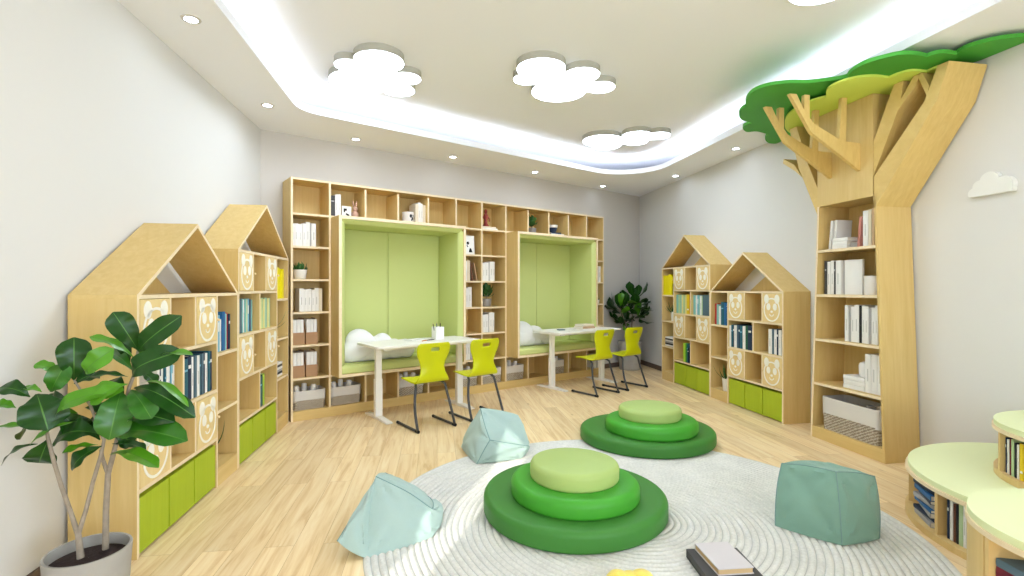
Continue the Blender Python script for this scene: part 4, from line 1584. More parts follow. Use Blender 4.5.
bk = {0: 'under the brown magazine files', 1: 'under the left nook, leftmost there', 3: 'under the left nook, behind the near chair', 5: 'in the left one of the two middle columns', 6: 'in the right one of the two middle columns',
      7: 'under the right nook, leftmost there', 9: 'under the right nook, behind the desk leg'}
for i, lab in bk.items():
    wx_ = 0.325 if i == 0 else 0.332
    xc = i * CW + CW / 2 + (-0.004 if i else 0.004)
    basket(B(xc, 0.04, zk(0) + 0.0005), wx_, 0.24, 0.188, 'wicker basket with pale liner %s' % lab, 'baskets in the bottom row of the long bookcase', None)
    for j in range(3):
        rolled(B(xc - 0.09 + 0.058 * j, 0.105 + 0.03 * (j % 2), zk(0) + 0.008) @ Matrix.Rotation(0.12 * (j - 1), 4, 'Y'), 0.026, 0.225 + 0.012 * (j % 2), 'white bottle, %s in the basket %s' % (('leftmost', 'middle', 'rightmost')[j], lab.split(',')[0] if i not in (1, 7, 3, 9) else lab), 'white bottles in the bookcase baskets')

# upper row things
zt_ = zr(0)
row(MB_, cx(1) + 0.012, 0.06, zt_, [('charcoal', .05, .22), ('white', .03, .235), ('white', .03, .24)], 'left of the bunny in the top row', 'books in the second top cell')
FR_M = mat('frame_white', (236, 234, 230), 0.5)


def picture(M, w, h, label, motif):
    t = thing('framed_picture', label, 'picture', M)
    mb = MB(); b = 0.012
    mb.box(-w / 2, w / 2, 0, 0.014, 0, b); mb.box(-w / 2, w / 2, 0, 0.014, h - b, h)
    mb.box(-w / 2, -w / 2 + b, 0, 0.014, b, h - b); mb.box(w / 2 - b, w / 2, 0, 0.014, b, h - b)
    mb.build('frame', FR_M, t)
    MB().box(-w / 2 + b, w / 2 - b, 0.004, 0.013, b, h - b).build('picture_sheet', WHITE_MATTE, t)
    mb = MB()
    for poly in motif:
        mb.prism([(x * w, z * h) for x, z in poly], XZ, 0.0025, 0.004)
    mb.build('printed_motif', BLACK, t)


S_MOTIF = [[(-.3, .8), (.05, .8), (.02, .62), (-.14, .6), (-.2, .45), (-.3, .5)], [(-.05, .42), (.3, .3), (.3, .14), (.1, .2), (-.1, .3)]]
picture(B(cx(1) + 0.19, 0.08, zt_), 0.10, 0.125, 'tiny framed black and white picture in the top row', S_MOTIF)
# bunny figurine
bn = MB()
bn.ball((0, 0, 0.045), 0.038, 14, sz=1.15)
bn.ball((0, -0.008, 0.105), 0.027, 14)
for sx in (-1, 1):
    bn.tube([(sx * 0.01, 0, 0.125), (sx * 0.016, 0.002, 0.16), (sx * 0.022, 0.004, 0.195)], [0.007, 0.010, 0.003], 8)
o = bn.build('bunny_figurine', mat('dusty_pink', (198, 160, 140), 0.7), M=B(cx(1) + 0.29, 0.11, zt_ + 0.001))
tag(o, 'small dusty pink bunny figurine in the top row of the long bookcase', 'figurine')
# mug with dark print
MUGW = mat('mug_white', (228, 222, 216), 0.4)


def mug(M, r, h, label, printed):
    t = thing('mug', label, 'mug', M)
    MB().lathe([(0.001, 0), (r * 0.96, 0), (r, 0.006), (r, h), (r * 0.92, h), (r * 0.9, 0.01), (0.001, 0.01)], seg=28, close=False).build('body', MUGW, t)
    mb = MB()
    mb.tube([(r * math.cos(a0) * 1 + 0.0 if False else (r * 0.97 + 0.55 * r * math.sin(PI * k / 8)), 0, h * (0.2 + 0.6 * k / 8)) for k in range(9) for a0 in (0,)], 0.006, 8)
    mb.build('handle', MUGW, t)
    if printed:
        mb = MB()
        for (a, z, s) in ((-1.5, .62, .28), (-1.15, .4, .24), (-0.95, .66, .16), (-1.35, .25, .15)):
            pts = []
            for k in range(10):
                an = a + s * 0.9 * math.cos(2 * PI * k / 10)
                pts.append(((r + 0.0006) * math.cos(an), (r + 0.0006) * math.sin(an), h * (z + s * 0.6 * math.sin(2 * PI * k / 10))))
            mb.add(pts, [tuple(range(10))])
        mb.build('dark_print', BLACK, t)
    return t


mug(B(cx(3) + 0.145, 0.08, zt_), 0.066, 0.125, 'white mug with dark print in the top row', True)
row(MB_, cx(3) + 0.228, 0.05, zt_, [('cream', .035, .23), ('white', .03, .25), ('white', .028, .24), ('cream', .035, .225)], 'beside the printed mug in the top row', 'books beside the printed mug')
# column five and six
picture(B(cx(5) + 0.215, 0.05, zr(1)) @ Matrix.Rotation(-0.08, 4, 'X'), 0.15, 0.24, 'white framed picture of a black figure in the middle columns', [ellipse(-.12, .6, .13, .08), [(-.05, .12), (.3, .12), (.2, .3), (.08, .36), (-.02, .24)], [(-.26, .5), (-.2, .52), (-.1, .42), (-.16, .38)]])
row(MB_, cx(5) + 0.13, 0.04, zr(2), [('white', .04, .245), ('cream', .045, .255), ('brown', .014, .24, -0.16), ('tan', .012, .23, -0.2)], 'under the framed black figure', 'books under the framed figure')
row(MB_, cx(5) + 0.15, 0.04, zr(3), [('white', .035, .235), ('white', .055, .25)], 'in the left middle column, fourth cell down', 'white books in the left middle column')
row(MB_, cx(5) + 0.14, 0.04, zr(5), [('white', .035, .24), ('white', .04, .25), ('grey', .03, .24)], 'right behind the second chair back', 'books behind the second chair')
flat_book(MB_, cx(6) + 0.03, 0.05, zr(0), 0.24, 0.2, 0.025, 'white', 'white book lying under the red figurine')
flat_book(MB_, cx(6) + 0.04, 0.06, zr(0) + 0.026, 0.21, 0.18, 0.02, 'cream', 'cream book lying right under the red figurine')
fg = MB()
zb = 0
fg.lathe([(0.001, 0), (0.032, 0), (0.034, 0.012), (0.02, 0.03), (0.016, 0.07), (0.026, 0.10), (0.022, 0.125), (0.010, 0.135), (0.017, 0.15), (0.017, 0.168), (0.008, 0.18), (0.001, 0.182)], seg=16, close=False)
fg.tube([(0.02, 0, 0.115), (0.045, 0, 0.085), (0.03, -0.02, 0.06)], 0.007, 8)
fg.tube([(-0.02, 0, 0.115), (-0.04, -0.01, 0.09), (-0.02, -0.025, 0.075)], 0.007, 8)
o = fg.build('figurine', mat('rusty_red', (150, 64, 56), 0.5), M=B(cx(6) + 0.13, 0.12, zr(0) + 0.0475) @ Matrix.Scale(1.25, 4))
tag(o, 'rusty red figurine standing on lying books in the top row', 'figurine')
row(MB_, cx(6) + 0.02, 0.03, zr(2), [('white', .03, .225), ('white', .065, .235), ('grey', .012, .235), ('white', .05, .25), ('white', .028, .25)], 'above the plant in the grey pot', 'white books above the grey pot plant')
small_plant(B(cx(6) + 0.125, 0.10, zr(3)), 'leafy plant in a grey pot in the right middle column', 0.066, 0.10, 44, 0.10, 0.055, POTG, 'bush', 21, 0.7, (-0.10, 0.2))
row(MB_, cx(6) + 0.02, 0.03, zr(4), [('white', .04, .225), ('white', .05, .23), ('grey', .01, .24), ('white', .05, .255), ('white', .03, .25)], 'below the plant in the grey pot', 'white books below the grey pot plant')
small_plant(B(cx(6) + 0.24, 0.12, zr(5)), 'dark little plant in a grey pot beside the second chair back', 0.04, 0.06, 16, 0.07, 0.03, POTG, 'rosette', 22)
small_plant(B(cx(8) + 0.15, 0.12, zr(0)), 'leafy plant in a grey pot in the top row', 0.066, 0.085, 50, 0.095, 0.055, POTG, 'bush', 23, 0.7, (-0.12, 0.2))
flat_book(MB_, cx(9) + 0.08, 0.05, zr(0), 0.25, 0.2, 0.03, 'white', 'white book lying under the dark cup in the top row')
flat_book(MB_, cx(9) + 0.09, 0.06, zr(0) + 0.031, 0.19, 0.17, 0.02, 'navy', 'navy book lying under the dark cup in the top row')
t = thing('cup', 'dark blue and white cup on lying books in the top row', 'cup', B(cx(9) + 0.17, 0.12, zr(0) + 0.052) @ Matrix.Scale(1.5, 4))
MB().lathe([(0.001, 0), (0.03, 0), (0.042, 0.03), (0.045, 0.07), (0.04, 0.07), (0.036, 0.03), (0.001, 0.01)], seg=20, close=False).build('bowl', BM['navy'], t)
MB().lathe([(0.0455, 0.045), (0.0465, 0.05), (0.0465, 0.07), (0.0455, 0.071)], seg=20, close=False).build('white_band', BM['white'], t)
row(MB_, cx(11) + 0.205, 0.03, zr(2), [('white', .05, .24), ('grey', .03, .235), ('white', .05, .245)], 'in the last column of the long bookcase', 'books in the last bookcase column')
small_plant(B(cx(11) + 0.275, 0.07, zr(3)), 'tiny dark plant in a white pot in the last bookcase column', 0.05, 0.06, 14, 0.07, 0.03, POTW, 'rosette', 24)
row(MB_, cx(11) + 0.19, 0.04, zr(6), [('white', .05, .2), ('grey', .04, .19), ('white', .05, .2)], 'at the foot of the last column', 'books at the foot of the last column')

# ------------------------------------------------------------------ things in the tree bookcase
def Tt(x, y, z, rz=0.0):
    return MT @ T(x, y, z, rz)


z = TZ[4] + 0.0005
row(MT, 0.135, 0.06, z, [('white', .022, .25, 0.10), ('white', .022, .25, 0.08)], 'leaning in the top cell of the tree', 'leaning white books in the tree', 0.15)
o = MB().box(0, 0.27, 0, 0.012, 0, 0.235).build('binder', BM['charcoal'], M=Tt(0.235, 0.262, z) @ Matrix.Rotation(-0.12, 4, 'X'))
bvm = o.modifiers.new('bevel', 'BEVEL'); bvm.width = 0.004; bvm.segments = 2
tag(o, 'dark grey binder leaning upright at the back of the top tree cell', 'binder')
for k in range(3):
    flat_book(MT, 0.195 + 0.004 * k, 0.04, z + 0.031 * k, 0.15, 0.12, 0.03, 'white', '%s lying white book in front of the dark grey binder' % ('lowest', 'middle', 'topmost')[k], 'lying white books in the top tree cell')
flat_book(MT, 0.352, 0.07, z, 0.075, 0.12, 0.045, 'grey', 'small grey lying book between white stack and pink book')
row(MT, 0.435, 0.05, z, [('pink', .022, .245, 0.09)], 'book leaning against the white row in the tree', None, 0.16)
row(MT, 0.49, 0.05, z, [('white', .045, .285), ('cream', .026, .29), ('tan', .022, .295)], 'of the upright row in the top tree cell', 'upright books in the top tree cell', 0.16)
z = TZ[3] + 0.0005
row(MT, 0.10, 0.05, z, [('charcoal', .028, .29), ('white', .032, .283), ('white', .04, .29), ('charcoal', .016, .283), ('white', .05, .288)], 'left of the wide white binder in the tree', 'books left of the wide binder', 0.16)
o = MB()
n = 10
pts = [(0.155 * k / n, -0.012 * math.sin(PI * k / n)) for k in range(n + 1)] + [(0.155 * (1 - k / n), 0.02 - 0.012 * math.sin(PI * (1 - k / n))) for k in range(n + 1)]
o.prism(pts, XY, 0, 0.288)
o = o.build('binder', BM['white'], M=Tt(0.295, 0.07, z, 0.12))
tag(o, 'wide curved white binder in the second tree cell', 'binder')
row(MT, 0.475, 0.2, z, [('charcoal', .016, .22, -0.05)], 'book behind the plain white mug in the tree', None, 0.07)
mug(Tt(0.56, 0.075, z, 1.6), 0.062, 0.15, 'plain white mug on the second tree shelf', False)
z = TZ[2] + 0.0005
row(MT, 0.315, 0.05, z, [('white', .034, .30), ('grey', .02, .285), ('white', .036, .29), ('white', .044, .305), ('black', .02, .302), ('white', .03, .302), ('white', .034, .296), ('grey', .02, .28), ('white', .036, .29), ('white', .024, .305)], 'of the white row on the middle tree shelf', 'white books on the middle tree shelf', 0.16)
z = TZ[1] + 0.0005
for k in range(3):
    flat_book(MT, 0.30 + 0.004 * (k % 2), 0.05, z + 0.036 * k, 0.205, 0.17, 0.034, ('white', 'white', 'white')[k], '%s lying white book beside the upright trio in the tree' % ('lowest', 'middle', 'topmost')[k], 'lying white books in the fourth tree cell')
jr = MB()
jr.lathe([(0.001, 0), (0.042, 0), (0.05, 0.012), (0.052, 0.09), (0.044, 0.112), (0.02, 0.122), (0.001, 0.124)], seg=24, close=False)
o = jr.build('jar', BM['white'], M=Tt(0.455, 0.12, z + 0.1095))
tag(o, 'rounded white jar on the lying books in the tree', 'jar')
row(MT, 0.51, 0.05, z, [('white', .05, .305), ('white', .05, .308), ('white', .05, .308)], 'of the tall white trio in the tree', 'tall white books in the fourth tree cell', 0.16)
z = TZ[0] + 0.0005
basket(Tt(0.375, 0.022, z), 0.575, 0.26, 0.275, 'large wicker basket with pale liner at the foot of the tree', None, None)
for k, (x, col) in enumerate(((0.46, 'grey'), (0.535, 'cream'), (0.60, 'white'))):
    rolled(Tt(x, 0.12 + 0.02 * k, z + 0.008) @ Matrix.Rotation(0.15, 4, 'Y'), 0.032, 0.265 + 0.008 * (k % 2), '%s bottle in the basket at the foot of the tree' % col, 'bottles in the tree basket', col)

# ------------------------------------------------------------------ things in the round benches
def spine_ring(c, r, a0, a1, z, specs, where, group):
    """upright books in a bench compartment, spines outward, from left to right as seen"""
    a = a0
    n = len(specs)
    for k, (col, th, h) in enumerate(specs):
        ang = math.radians(a)
        p = Vector((c[0] + r * math.cos(ang), c[1] + r * math.sin(ang)))
        tang = Vector((-math.sin(ang), math.cos(ang)))         # anticlockwise = to the right
        M = frame((p.x, p.y, z), tang)
        # frame's y points to the inside (left of tangent)
        o = book_mesh(th, h, 0.15, BANDS.get(col)).build('book', [BM[col], PAGES, BM.get(STAMP.get(col, 'white'))], M=M)
        pos = 'leftmost' if k == 0 else ('rightmost' if k == n - 1 else ORD[k] + ' from left')
        tag(o, '%s book, %s %s' % (col, pos, where), 'book', group)
        a += math.degrees((th + 0.0035) / r)


spine_ring(BA, BAR * 0.95, 176.0, 0, 0.0355, [('navy', .014, .198), ('white', .018, .203), ('brown', .012, .192), ('black', .012, .194), ('pale green', .02, .215), ('white', .016, .209), ('lime', .02, .198), ('black', .012, .203), ('white', .012, .192), ('brown', .018, .198), ('maroon', .02, .203), ('grey', .02, .198), ('white', .02, .203)], 'in the low bench compartment', 'books in the low bench')
spine_ring(BB, 0.468, 154.2, 0, 0.3415, [('navy', .014, .185), ('white', .022, .18), ('maroon', .01, .19), ('pale green', .022, .19), ('black', .014, .18), ('white', .014, .175), ('yellow', .026, .185), ('red', .03, .19), ('orange', .016, .185), ('blue', .034, .18), ('red', .02, .18), ('white', .02, .185), ('green', .02, .18), ('navy', .02, .185)], 'in the upper bench tier', 'picture books in the upper bench tier')
cols = ['grey', 'navy', 'grey', 'blue', 'grey', 'navy', 'blue', 'navy']
zz = 0.0355
for k in range(8):
    a = math.radians(160)
    p = Vector((BA[0] + BAR * 0.955 * math.cos(a), BA[1] + BAR * 0.955 * math.sin(a)))
    th = (0.028, 0.02, 0.026, 0.018, 0.026, 0.02, 0.028, 0.024)[k]
    u = Vector((math.cos(a), math.sin(a)))
    M = frame((p.x - 0.006 * (k % 3) * u.x, p.y, zz), (-math.sin(a + 0.12 * math.sin(k * 2.1)), math.cos(a + 0.12 * math.sin(k * 2.1))))
    mb = book_mesh(th, 0.205, 0.15)
    o = mb.build('book', [BM[cols[k]], PAGES, BM['grey']], M=M @ T(-0.10, 0.0, th) @ Matrix.Rotation(PI / 2, 4, 'Y'))
    tag(o, '%s book, %s of the lying stack in the low bench' % (cols[k], ('lowest', 'second lowest', 'third from bottom', 'fourth from bottom', 'fourth from top', 'third from top', 'second from top', 'topmost')[k]), 'book', 'lying books in the low bench')
    zz += th + 0.0008
# nearest bench
for k, (col, z_, th) in enumerate((('maroon', 0.29, 0.03), ('slate', 0.345, 0.025))):
    pass
MBc = frame((BC[0] + 0.375 * math.cos(math.radians(184.5)), BC[1] + 0.375 * math.sin(math.radians(184.5)), 0.0355), (-math.sin(math.radians(184.5)), math.cos(math.radians(184.5))))
zz = 0.0
for k, (col, th, nm) in enumerate((('white', .05, 'lowest'), ('navy', .05, 'second lowest'), ('grey', .05, 'third'), ('green', .05, 'fourth'), ('tan', .05, 'third from top'), ('maroon', .045, 'second from top'), ('slate', .028, 'topmost'))):
    o = book_mesh(th, 0.19, 0.13).build('book', [BM[col], PAGES, BM['grey']], M=MBc @ T(-0.10, 0.01, zz + th, 0.06 * (k % 3) - 0.05) @ Matrix.Rotation(PI / 2, 4, 'Y'))
    tag(o, '%s book lying %s in the nearest bench' % (col, nm), 'book', 'lying books in the nearest bench')
    zz += th + 0.001

# ------------------------------------------------------------------ loose things
# books on the rug
zb = RZ
def rug_book(M, w, d, th, cover, pages, label):
    t = thing('book', label, 'book', M)
    c = 0.004
    mb = MB()
    mb.box(0, w, 0, d, 0, c); mb.box(0, w, 0, d, th - c, th)
    mb.box(w - c, w, 0, d, c, th - c) if False else mb.box(0, w, d - c, d, c, th - c)
    mb.build('cover', cover, t)
    MB().box(0.004, w - 0.004, 0.004, d - c, c, th - c).build('page_block', pages, t)
    return t


rug_book(T(0.862, 2.045, zb, 0.04), 0.25, 0.385, 0.040, BM['charcoal'], mat('dark_pages', (96, 94, 92), 0.8), 'large dark grey book lying at the bottom of the rug')
rug_book(T(0.908, 2.20, zb + 0.0405, 0.10), 0.166, 0.225, 0.030, mat('pale_cover', (206, 200, 200), 0.6), TAN_PAGES, 'smaller pale grey book with tan pages on the dark book')
# yellow plush at the bottom edge
yp = MB()
for (x, y, z, r) in ((-0.05, 0.0, 0.05, 0.05), (0.04, 0.0, 0.05, 0.052), (-0.005, 0.0, 0.04, 0.055), (-0.08, -0.02, 0.03, 0.03), (0.085, -0.02, 0.03, 0.03)):
    yp.ball((x, y, z), r, 18, sz=0.95)
o = yp.build('plush_toy', mat('yellow_plush', (236, 214, 96), 0.95, 0.1, sheen=0.4, bump=0.5, bump_scale=150), M=T(0.512, 2.14, RZ) @ Matrix.Diagonal((1.12, 1.1, 1.0, 1.0)))
tag(o, 'yellow plush toy at the bottom edge of the view', 'toy')

# pen cup, pencils and papers on the left desk
def on_desk(D, x, y, rz=0.0):
    return D @ T(x, y, DH_ + 0.0005, rz)


t = thing('pen_cup', 'white square pen cup standing on the left desk', 'pen cup', on_desk(D1, 0.24, 0.06))
mb = MB()
w, h = 0.05, 0.135
for (a, b, c, d) in ((-w, w, -w, -w + 0.004), (-w, w, w - 0.004, w), (-w, -w + 0.004, -w + 0.004, w - 0.004), (w - 0.004, w, -w + 0.004, w - 0.004)):
    mb.box(a, b, c, d, 0, h)
mb.box(-w + 0.004, w - 0.004, -w + 0.004, w - 0.004, 0, 0.004)
mb.build('cup_body', WHITE, t)
for k, (x, y, rx, ry, col, nm) in enumerate(((-0.025, 0, 0.05, -0.24, 'charcoal', 'dark pencil leaning left in the white pen cup'), (-0.005, 0.01, 0.1, -0.08, 'slate', 'slate pencil upright in the white pen cup'), (0.015, -0.01, -0.05, 0.1, 'black', 'black pencil upright in the white pen cup'))):
    mb = MB()
    mb.tube([(0, 0, 0), (0, 0, 0.165)], 0.0045, 7, 0)
    mb.tube([(0, 0, 0.165), (0, 0, 0.18)], 0.0045, 7, 1, r2=0.0008)
    o = mb.build('pencil', [BM[col], BM['tan']], M=on_desk(D1, 0.24 + x, 0.06 + y) @ Matrix.Translation((0, 0, 0.006)) @ Matrix.Rotation(rx, 4, 'X') @ Matrix.Rotation(ry, 4, 'Y'))
    tag(o, nm, 'pencil', 'pencils in the white pen cup')
pad_ = MB().box(-0.10, 0.10, -0.07, 0.07, 0, 0.012).build('notepad', BM['white'], M=on_desk(D1, -0.02, 0.09, 0.2))
tag(pad_, 'white notepad lying on the left desk', 'notepad')
for k, (x, y, rz, col, zz, nm) in enumerate(((0.05, 0.02, 0.5, 'orange', 0.0, 'orange pencil lying beside the notepad'), (0.085, 0.03, 0.25, 'navy', 0.0, 'navy pencil lying beside the notepad'))):
    mb = MB()
    mb.tube([(-0.085, 0, 0.0045), (0.07, 0, 0.0045)], 0.0045, 7, 0)
    mb.tube([(0.07, 0, 0.0045), (0.085, 0, 0.0045)], 0.0045, 7, 1, r2=0.0008)
    tag(mb.build('pencil', [BM[col], BM['tan']], M=on_desk(D1, x, y - 0.05, rz)), nm + ' on the left desk', 'pencil')
# right desk
flat_book(D2, 0.08, -0.02, DH_ + 0.0005, 0.24, 0.18, 0.03, 'tan', 'tan book lying lowest in the pair on the right desk', None)
flat_book(D2, 0.09, -0.01, DH_ + 0.032, 0.22, 0.165, 0.026, 'cream', 'cream book lying on the tan book on the right desk', None)
o = MB().box(-0.09, 0.09, -0.06, 0.06, 0, 0.006).build('notepad', BM['white'], M=on_desk(D2, -0.14, 0.04, 0.3))
tag(o, 'white notepad lying on the right desk', 'notepad')
o = MB().box(-0.045, 0.045, -0.035, 0.035, 0, 0.012).build('notebook', BM['slate'], M=on_desk(D2, -0.30, 0.02, -0.2))
tag(o, 'small slate notebook lying near the left end of the right desk', 'notebook')

# ------------------------------------------------------------------ big fiddle leaf plant on the left
PY = 2.0
PC = at(88.5, 549, PY)
t = thing('potted_fig_tree', 'large leaved fig tree in a grey pot at the left edge', 'potted plant', T(PC.x, PC.y, 0))
pr, ph = 0.142, PC.z
MB().lathe([(0.001, 0), (pr * 0.86, 0), (pr * 0.88, 0.004), (pr, ph - 0.004), (pr * 0.99, ph), (pr * 0.93, ph), (pr * 0.915, ph - 0.045)], seg=48, close=False).build('pot', CONCRETE, t)
MB().lathe([(0.001, ph - 0.034), (pr * 0.6, ph - 0.038), (pr * 0.918, ph - 0.044)], seg=32, close=False).build('soil', SOIL, t)
o0 = Vector((PC.x, PC.y, 0))
P_ = lambda px, py, dy=0.0: at(px, py, PY + dy) - o0
st = MB()
st.tube([P_(80.5, 558, -0.03), P_(79.5, 546, -0.03), P_(78, 534, -0.02)], [0.0125, 0.0115, 0.010], 9)
st.tube([P_(78, 535, -0.02), P_(70, 510, -0.03), P_(62, 488, -0.04), P_(54, 462, -0.05), P_(48, 438, -0.05), P_(43, 405, -0.04), P_(41, 396, -0.04)], [0.009, 0.008, 0.0075, 0.007, 0.006, 0.005, 0.004], 8)
st.tube([P_(78, 535, -0.02), P_(86, 510, 0.0), P_(93, 482, 0.01), P_(101, 455, 0.01), P_(104, 440, 0.01), P_(90, 405, 0.0), P_(74, 380, 0.0)], [0.009, 0.008, 0.0075, 0.007, 0.006, 0.005, 0.004], 8)
st.tube([P_(105.5, 549, 0.05), P_(106, 510, 0.05), P_(108, 474, 0.05), P_(114, 452, 0.05), P_(121, 425, 0.05), P_(129, 388, 0.05), P_(134, 375, 0.05), P_(138, 350, 0.05)], [0.012, 0.011, 0.0105, 0.009, 0.008, 0.007, 0.006, 0.005], 9)
st.tube([P_(108, 474, 0.05), P_(103, 460, 0.04), P_(101, 450, 0.03)], [0.008, 0.007, 0.006], 8)
st.build('trunk', BARK, t)
fo = MB()
# base px, tip px, width px, depth at base, depth at tip, facing (0 = lies flat, 1 = faces the viewer), tone
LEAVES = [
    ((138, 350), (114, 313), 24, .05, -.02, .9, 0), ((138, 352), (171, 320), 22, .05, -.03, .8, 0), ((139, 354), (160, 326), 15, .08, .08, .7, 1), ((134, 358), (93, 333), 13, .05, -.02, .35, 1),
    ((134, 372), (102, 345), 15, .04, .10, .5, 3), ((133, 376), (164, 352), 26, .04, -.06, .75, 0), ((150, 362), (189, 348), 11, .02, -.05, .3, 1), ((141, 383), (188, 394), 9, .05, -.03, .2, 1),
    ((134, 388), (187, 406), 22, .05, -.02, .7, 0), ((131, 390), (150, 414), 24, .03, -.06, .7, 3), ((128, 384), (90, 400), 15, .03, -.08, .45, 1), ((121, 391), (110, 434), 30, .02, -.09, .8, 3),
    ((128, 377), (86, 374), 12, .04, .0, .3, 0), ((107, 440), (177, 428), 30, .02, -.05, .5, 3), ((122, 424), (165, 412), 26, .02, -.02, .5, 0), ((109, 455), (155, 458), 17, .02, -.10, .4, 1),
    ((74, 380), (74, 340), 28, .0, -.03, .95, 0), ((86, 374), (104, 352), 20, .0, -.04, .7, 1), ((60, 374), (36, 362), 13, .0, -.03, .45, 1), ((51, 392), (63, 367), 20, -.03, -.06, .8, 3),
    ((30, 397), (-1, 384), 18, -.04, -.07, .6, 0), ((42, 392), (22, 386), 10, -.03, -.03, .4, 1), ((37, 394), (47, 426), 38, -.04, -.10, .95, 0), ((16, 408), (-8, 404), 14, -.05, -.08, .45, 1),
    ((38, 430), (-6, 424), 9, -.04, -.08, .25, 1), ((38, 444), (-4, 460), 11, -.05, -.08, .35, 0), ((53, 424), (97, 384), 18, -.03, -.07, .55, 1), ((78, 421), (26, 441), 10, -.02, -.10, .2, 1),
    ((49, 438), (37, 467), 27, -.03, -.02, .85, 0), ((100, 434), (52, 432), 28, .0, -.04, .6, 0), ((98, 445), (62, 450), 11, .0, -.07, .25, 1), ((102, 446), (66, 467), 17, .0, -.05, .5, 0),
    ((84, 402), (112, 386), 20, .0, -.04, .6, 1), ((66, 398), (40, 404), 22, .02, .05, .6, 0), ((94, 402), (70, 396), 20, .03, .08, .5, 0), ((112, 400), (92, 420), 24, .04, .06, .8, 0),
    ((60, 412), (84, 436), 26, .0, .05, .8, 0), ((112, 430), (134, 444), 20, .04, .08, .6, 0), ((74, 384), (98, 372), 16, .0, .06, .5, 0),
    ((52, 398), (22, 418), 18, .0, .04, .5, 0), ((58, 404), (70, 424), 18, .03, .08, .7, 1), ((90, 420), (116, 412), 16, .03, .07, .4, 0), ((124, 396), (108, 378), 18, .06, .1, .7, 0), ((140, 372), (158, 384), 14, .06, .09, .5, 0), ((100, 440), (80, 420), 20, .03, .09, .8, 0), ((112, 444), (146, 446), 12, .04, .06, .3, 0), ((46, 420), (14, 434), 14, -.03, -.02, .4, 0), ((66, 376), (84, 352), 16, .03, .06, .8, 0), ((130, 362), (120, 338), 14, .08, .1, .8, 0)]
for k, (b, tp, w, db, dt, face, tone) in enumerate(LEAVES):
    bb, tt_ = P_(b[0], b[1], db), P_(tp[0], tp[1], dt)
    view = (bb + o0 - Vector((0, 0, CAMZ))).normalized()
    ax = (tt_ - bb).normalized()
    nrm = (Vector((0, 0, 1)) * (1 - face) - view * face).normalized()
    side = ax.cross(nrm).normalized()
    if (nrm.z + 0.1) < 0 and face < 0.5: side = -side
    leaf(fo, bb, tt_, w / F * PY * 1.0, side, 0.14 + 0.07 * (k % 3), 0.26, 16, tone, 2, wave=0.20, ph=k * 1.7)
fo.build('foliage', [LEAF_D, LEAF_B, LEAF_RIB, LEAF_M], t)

# ------------------------------------------------------------------ plant in the far corner
CP = Vector((1.915, 8.14, 0))
t = thing('potted_fig_tree', 'fig tree in a grey pot in the far corner behind the chairs', 'potted plant', T(CP.x, CP.y, 0))
pr, ph = 0.19, 0.46
MB().lathe([(0.001, 0), (pr * 0.84, 0), (pr * 0.86, 0.004), (pr, ph - 0.004), (pr * 0.99, ph), (pr * 0.93, ph), (pr * 0.915, ph - 0.045)], seg=40, close=False).build('pot', CONCRETE, t)
MB().lathe([(0.001, ph - 0.034), (pr * 0.918, ph - 0.04)], seg=32, close=False).build('soil', SOIL, t)
st = MB()
st.tube([(0.03, 0, ph - 0.05), (0.035, 0, 0.7), (0.05, 0.0, 0.95), (0.10, 0, 1.12)], [0.014, 0.012, 0.01, 0.006], 8)
st.tube([(-0.03, 0, ph - 0.05), (-0.05, 0, 0.7), (-0.12, 0.0, 0.9), (-0.15, 0, 1.0)], [0.013, 0.011, 0.009, 0.006], 8)
st.build('trunk', BARK, t)
fo = MB()
rd = random.Random(5)
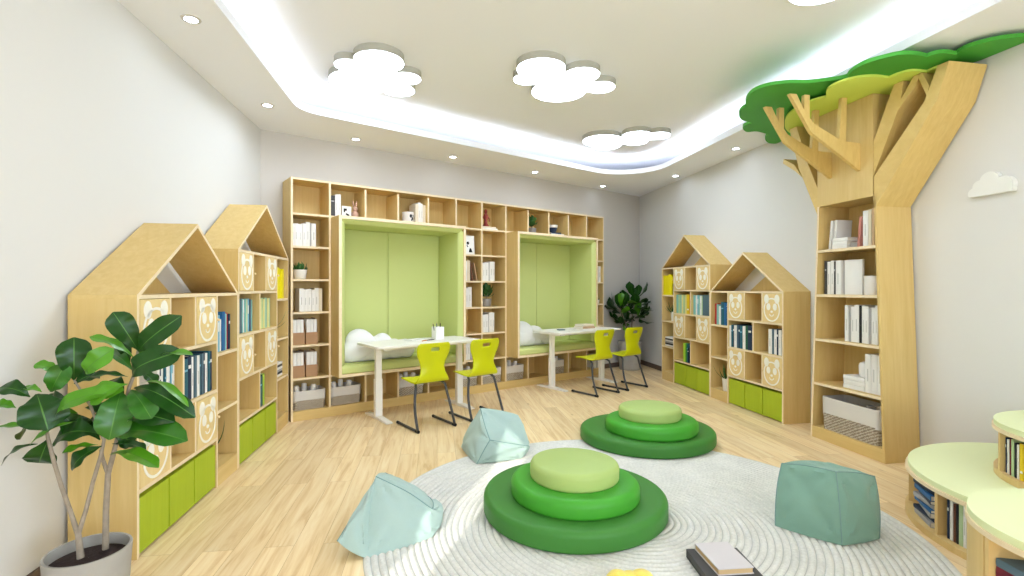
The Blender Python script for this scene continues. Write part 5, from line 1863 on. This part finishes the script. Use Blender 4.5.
for (cx_, cz_, nl_, L0_) in ((0.10, 1.08, 19, 0.29), (-0.15, 0.95, 18, 0.28), (0.14, 0.84, 16, 0.28), (-0.12, 0.74, 12, 0.26)):
    for k in range(nl_):
        a = k * 2.399 + rd.uniform(-.3, .3)
        el = rd.uniform(-0.35, 1.3)
        l = L0_ * rd.uniform(0.75, 1.1)
        d = Vector((math.cos(a) * math.cos(el), math.sin(a) * math.cos(el) * 0.75, math.sin(el)))
        b = Vector((cx_, 0, cz_ + rd.uniform(-.06, .06))) + d * 0.04
        leaf(fo, b, b + d * l, l * 0.52, Vector((-math.sin(a), math.cos(a), 0.0)), 0.14, 0.14, 8, 0 if rd.random() < .85 else 1, 2, wave=0.12, ph=k)
fo.build('foliage', [LEAF_D, LEAF_B, LEAF_RIB], t)

# ------------------------------------------------------------------ light
w = bpy.data.worlds.new('sky')
S.world = w
w.use_nodes = True
bg = w.node_tree.nodes['Background']
bg.inputs[0].default_value = (0.80, 0.90, 1.0, 1)
bg.inputs[1].default_value = SKY


def area(name, M, wx, wy, power, col=(1, 1, 1)):
    l = bpy.data.lights.new(name, 'AREA')
    l.shape = 'RECTANGLE'; l.size = wx; l.size_y = wy
    l.energy = power; l.color = col
    o = bpy.data.objects.new(name, l)
    COL.objects.link(o)
    o.matrix_world = M
    return o


# added fill light at the two made-up wide windows (lamp stands outside the glass, shining in)
def fill_light(name, M, h, power):
    s0, s1, z0, z1 = h
    # lamp's -Z must point along +y of the wall frame (into the room)
    R = Matrix.Rotation(PI / 2, 4, 'X')               # -Z -> +Y
    area(name, M @ T((s0 + s1) / 2, -0.2, (z0 + z1) / 2) @ R, s1 - s0, z1 - z0, power, (0.76, 0.89, 1.05))


fill_light('fill_light_right', MR, ADDED_RWIN, FILL_R)
fill_light('fill_light_front', MF, ADDED_FWIN, FILL_F)

sun = bpy.data.lights.new('sun', 'SUN')
sun.energy = SUN
sun.angle = 0.006
sun.color = (1.0, 0.96, 0.88)
so = bpy.data.objects.new('sun', sun)
COL.objects.link(so)
sd = Vector((0.302, 0.953, -0.42))
so.rotation_euler = sd.to_track_quat('-Z', 'Y').to_euler()
so.location = (-3, -6, 4)

vs_ = S.view_settings
vs_.view_transform = 'Standard'
vs_.look = 'None'
vs_.gamma = 1.0
vs_.use_curve_mapping = False
vs_.exposure = EXPO
S.cycles.max_bounces = 10
S.cycles.diffuse_bounces = 6
S.cycles.caustics_reflective = False
S.cycles.caustics_refractive = False
S.cycles.sample_clamp_indirect = 6
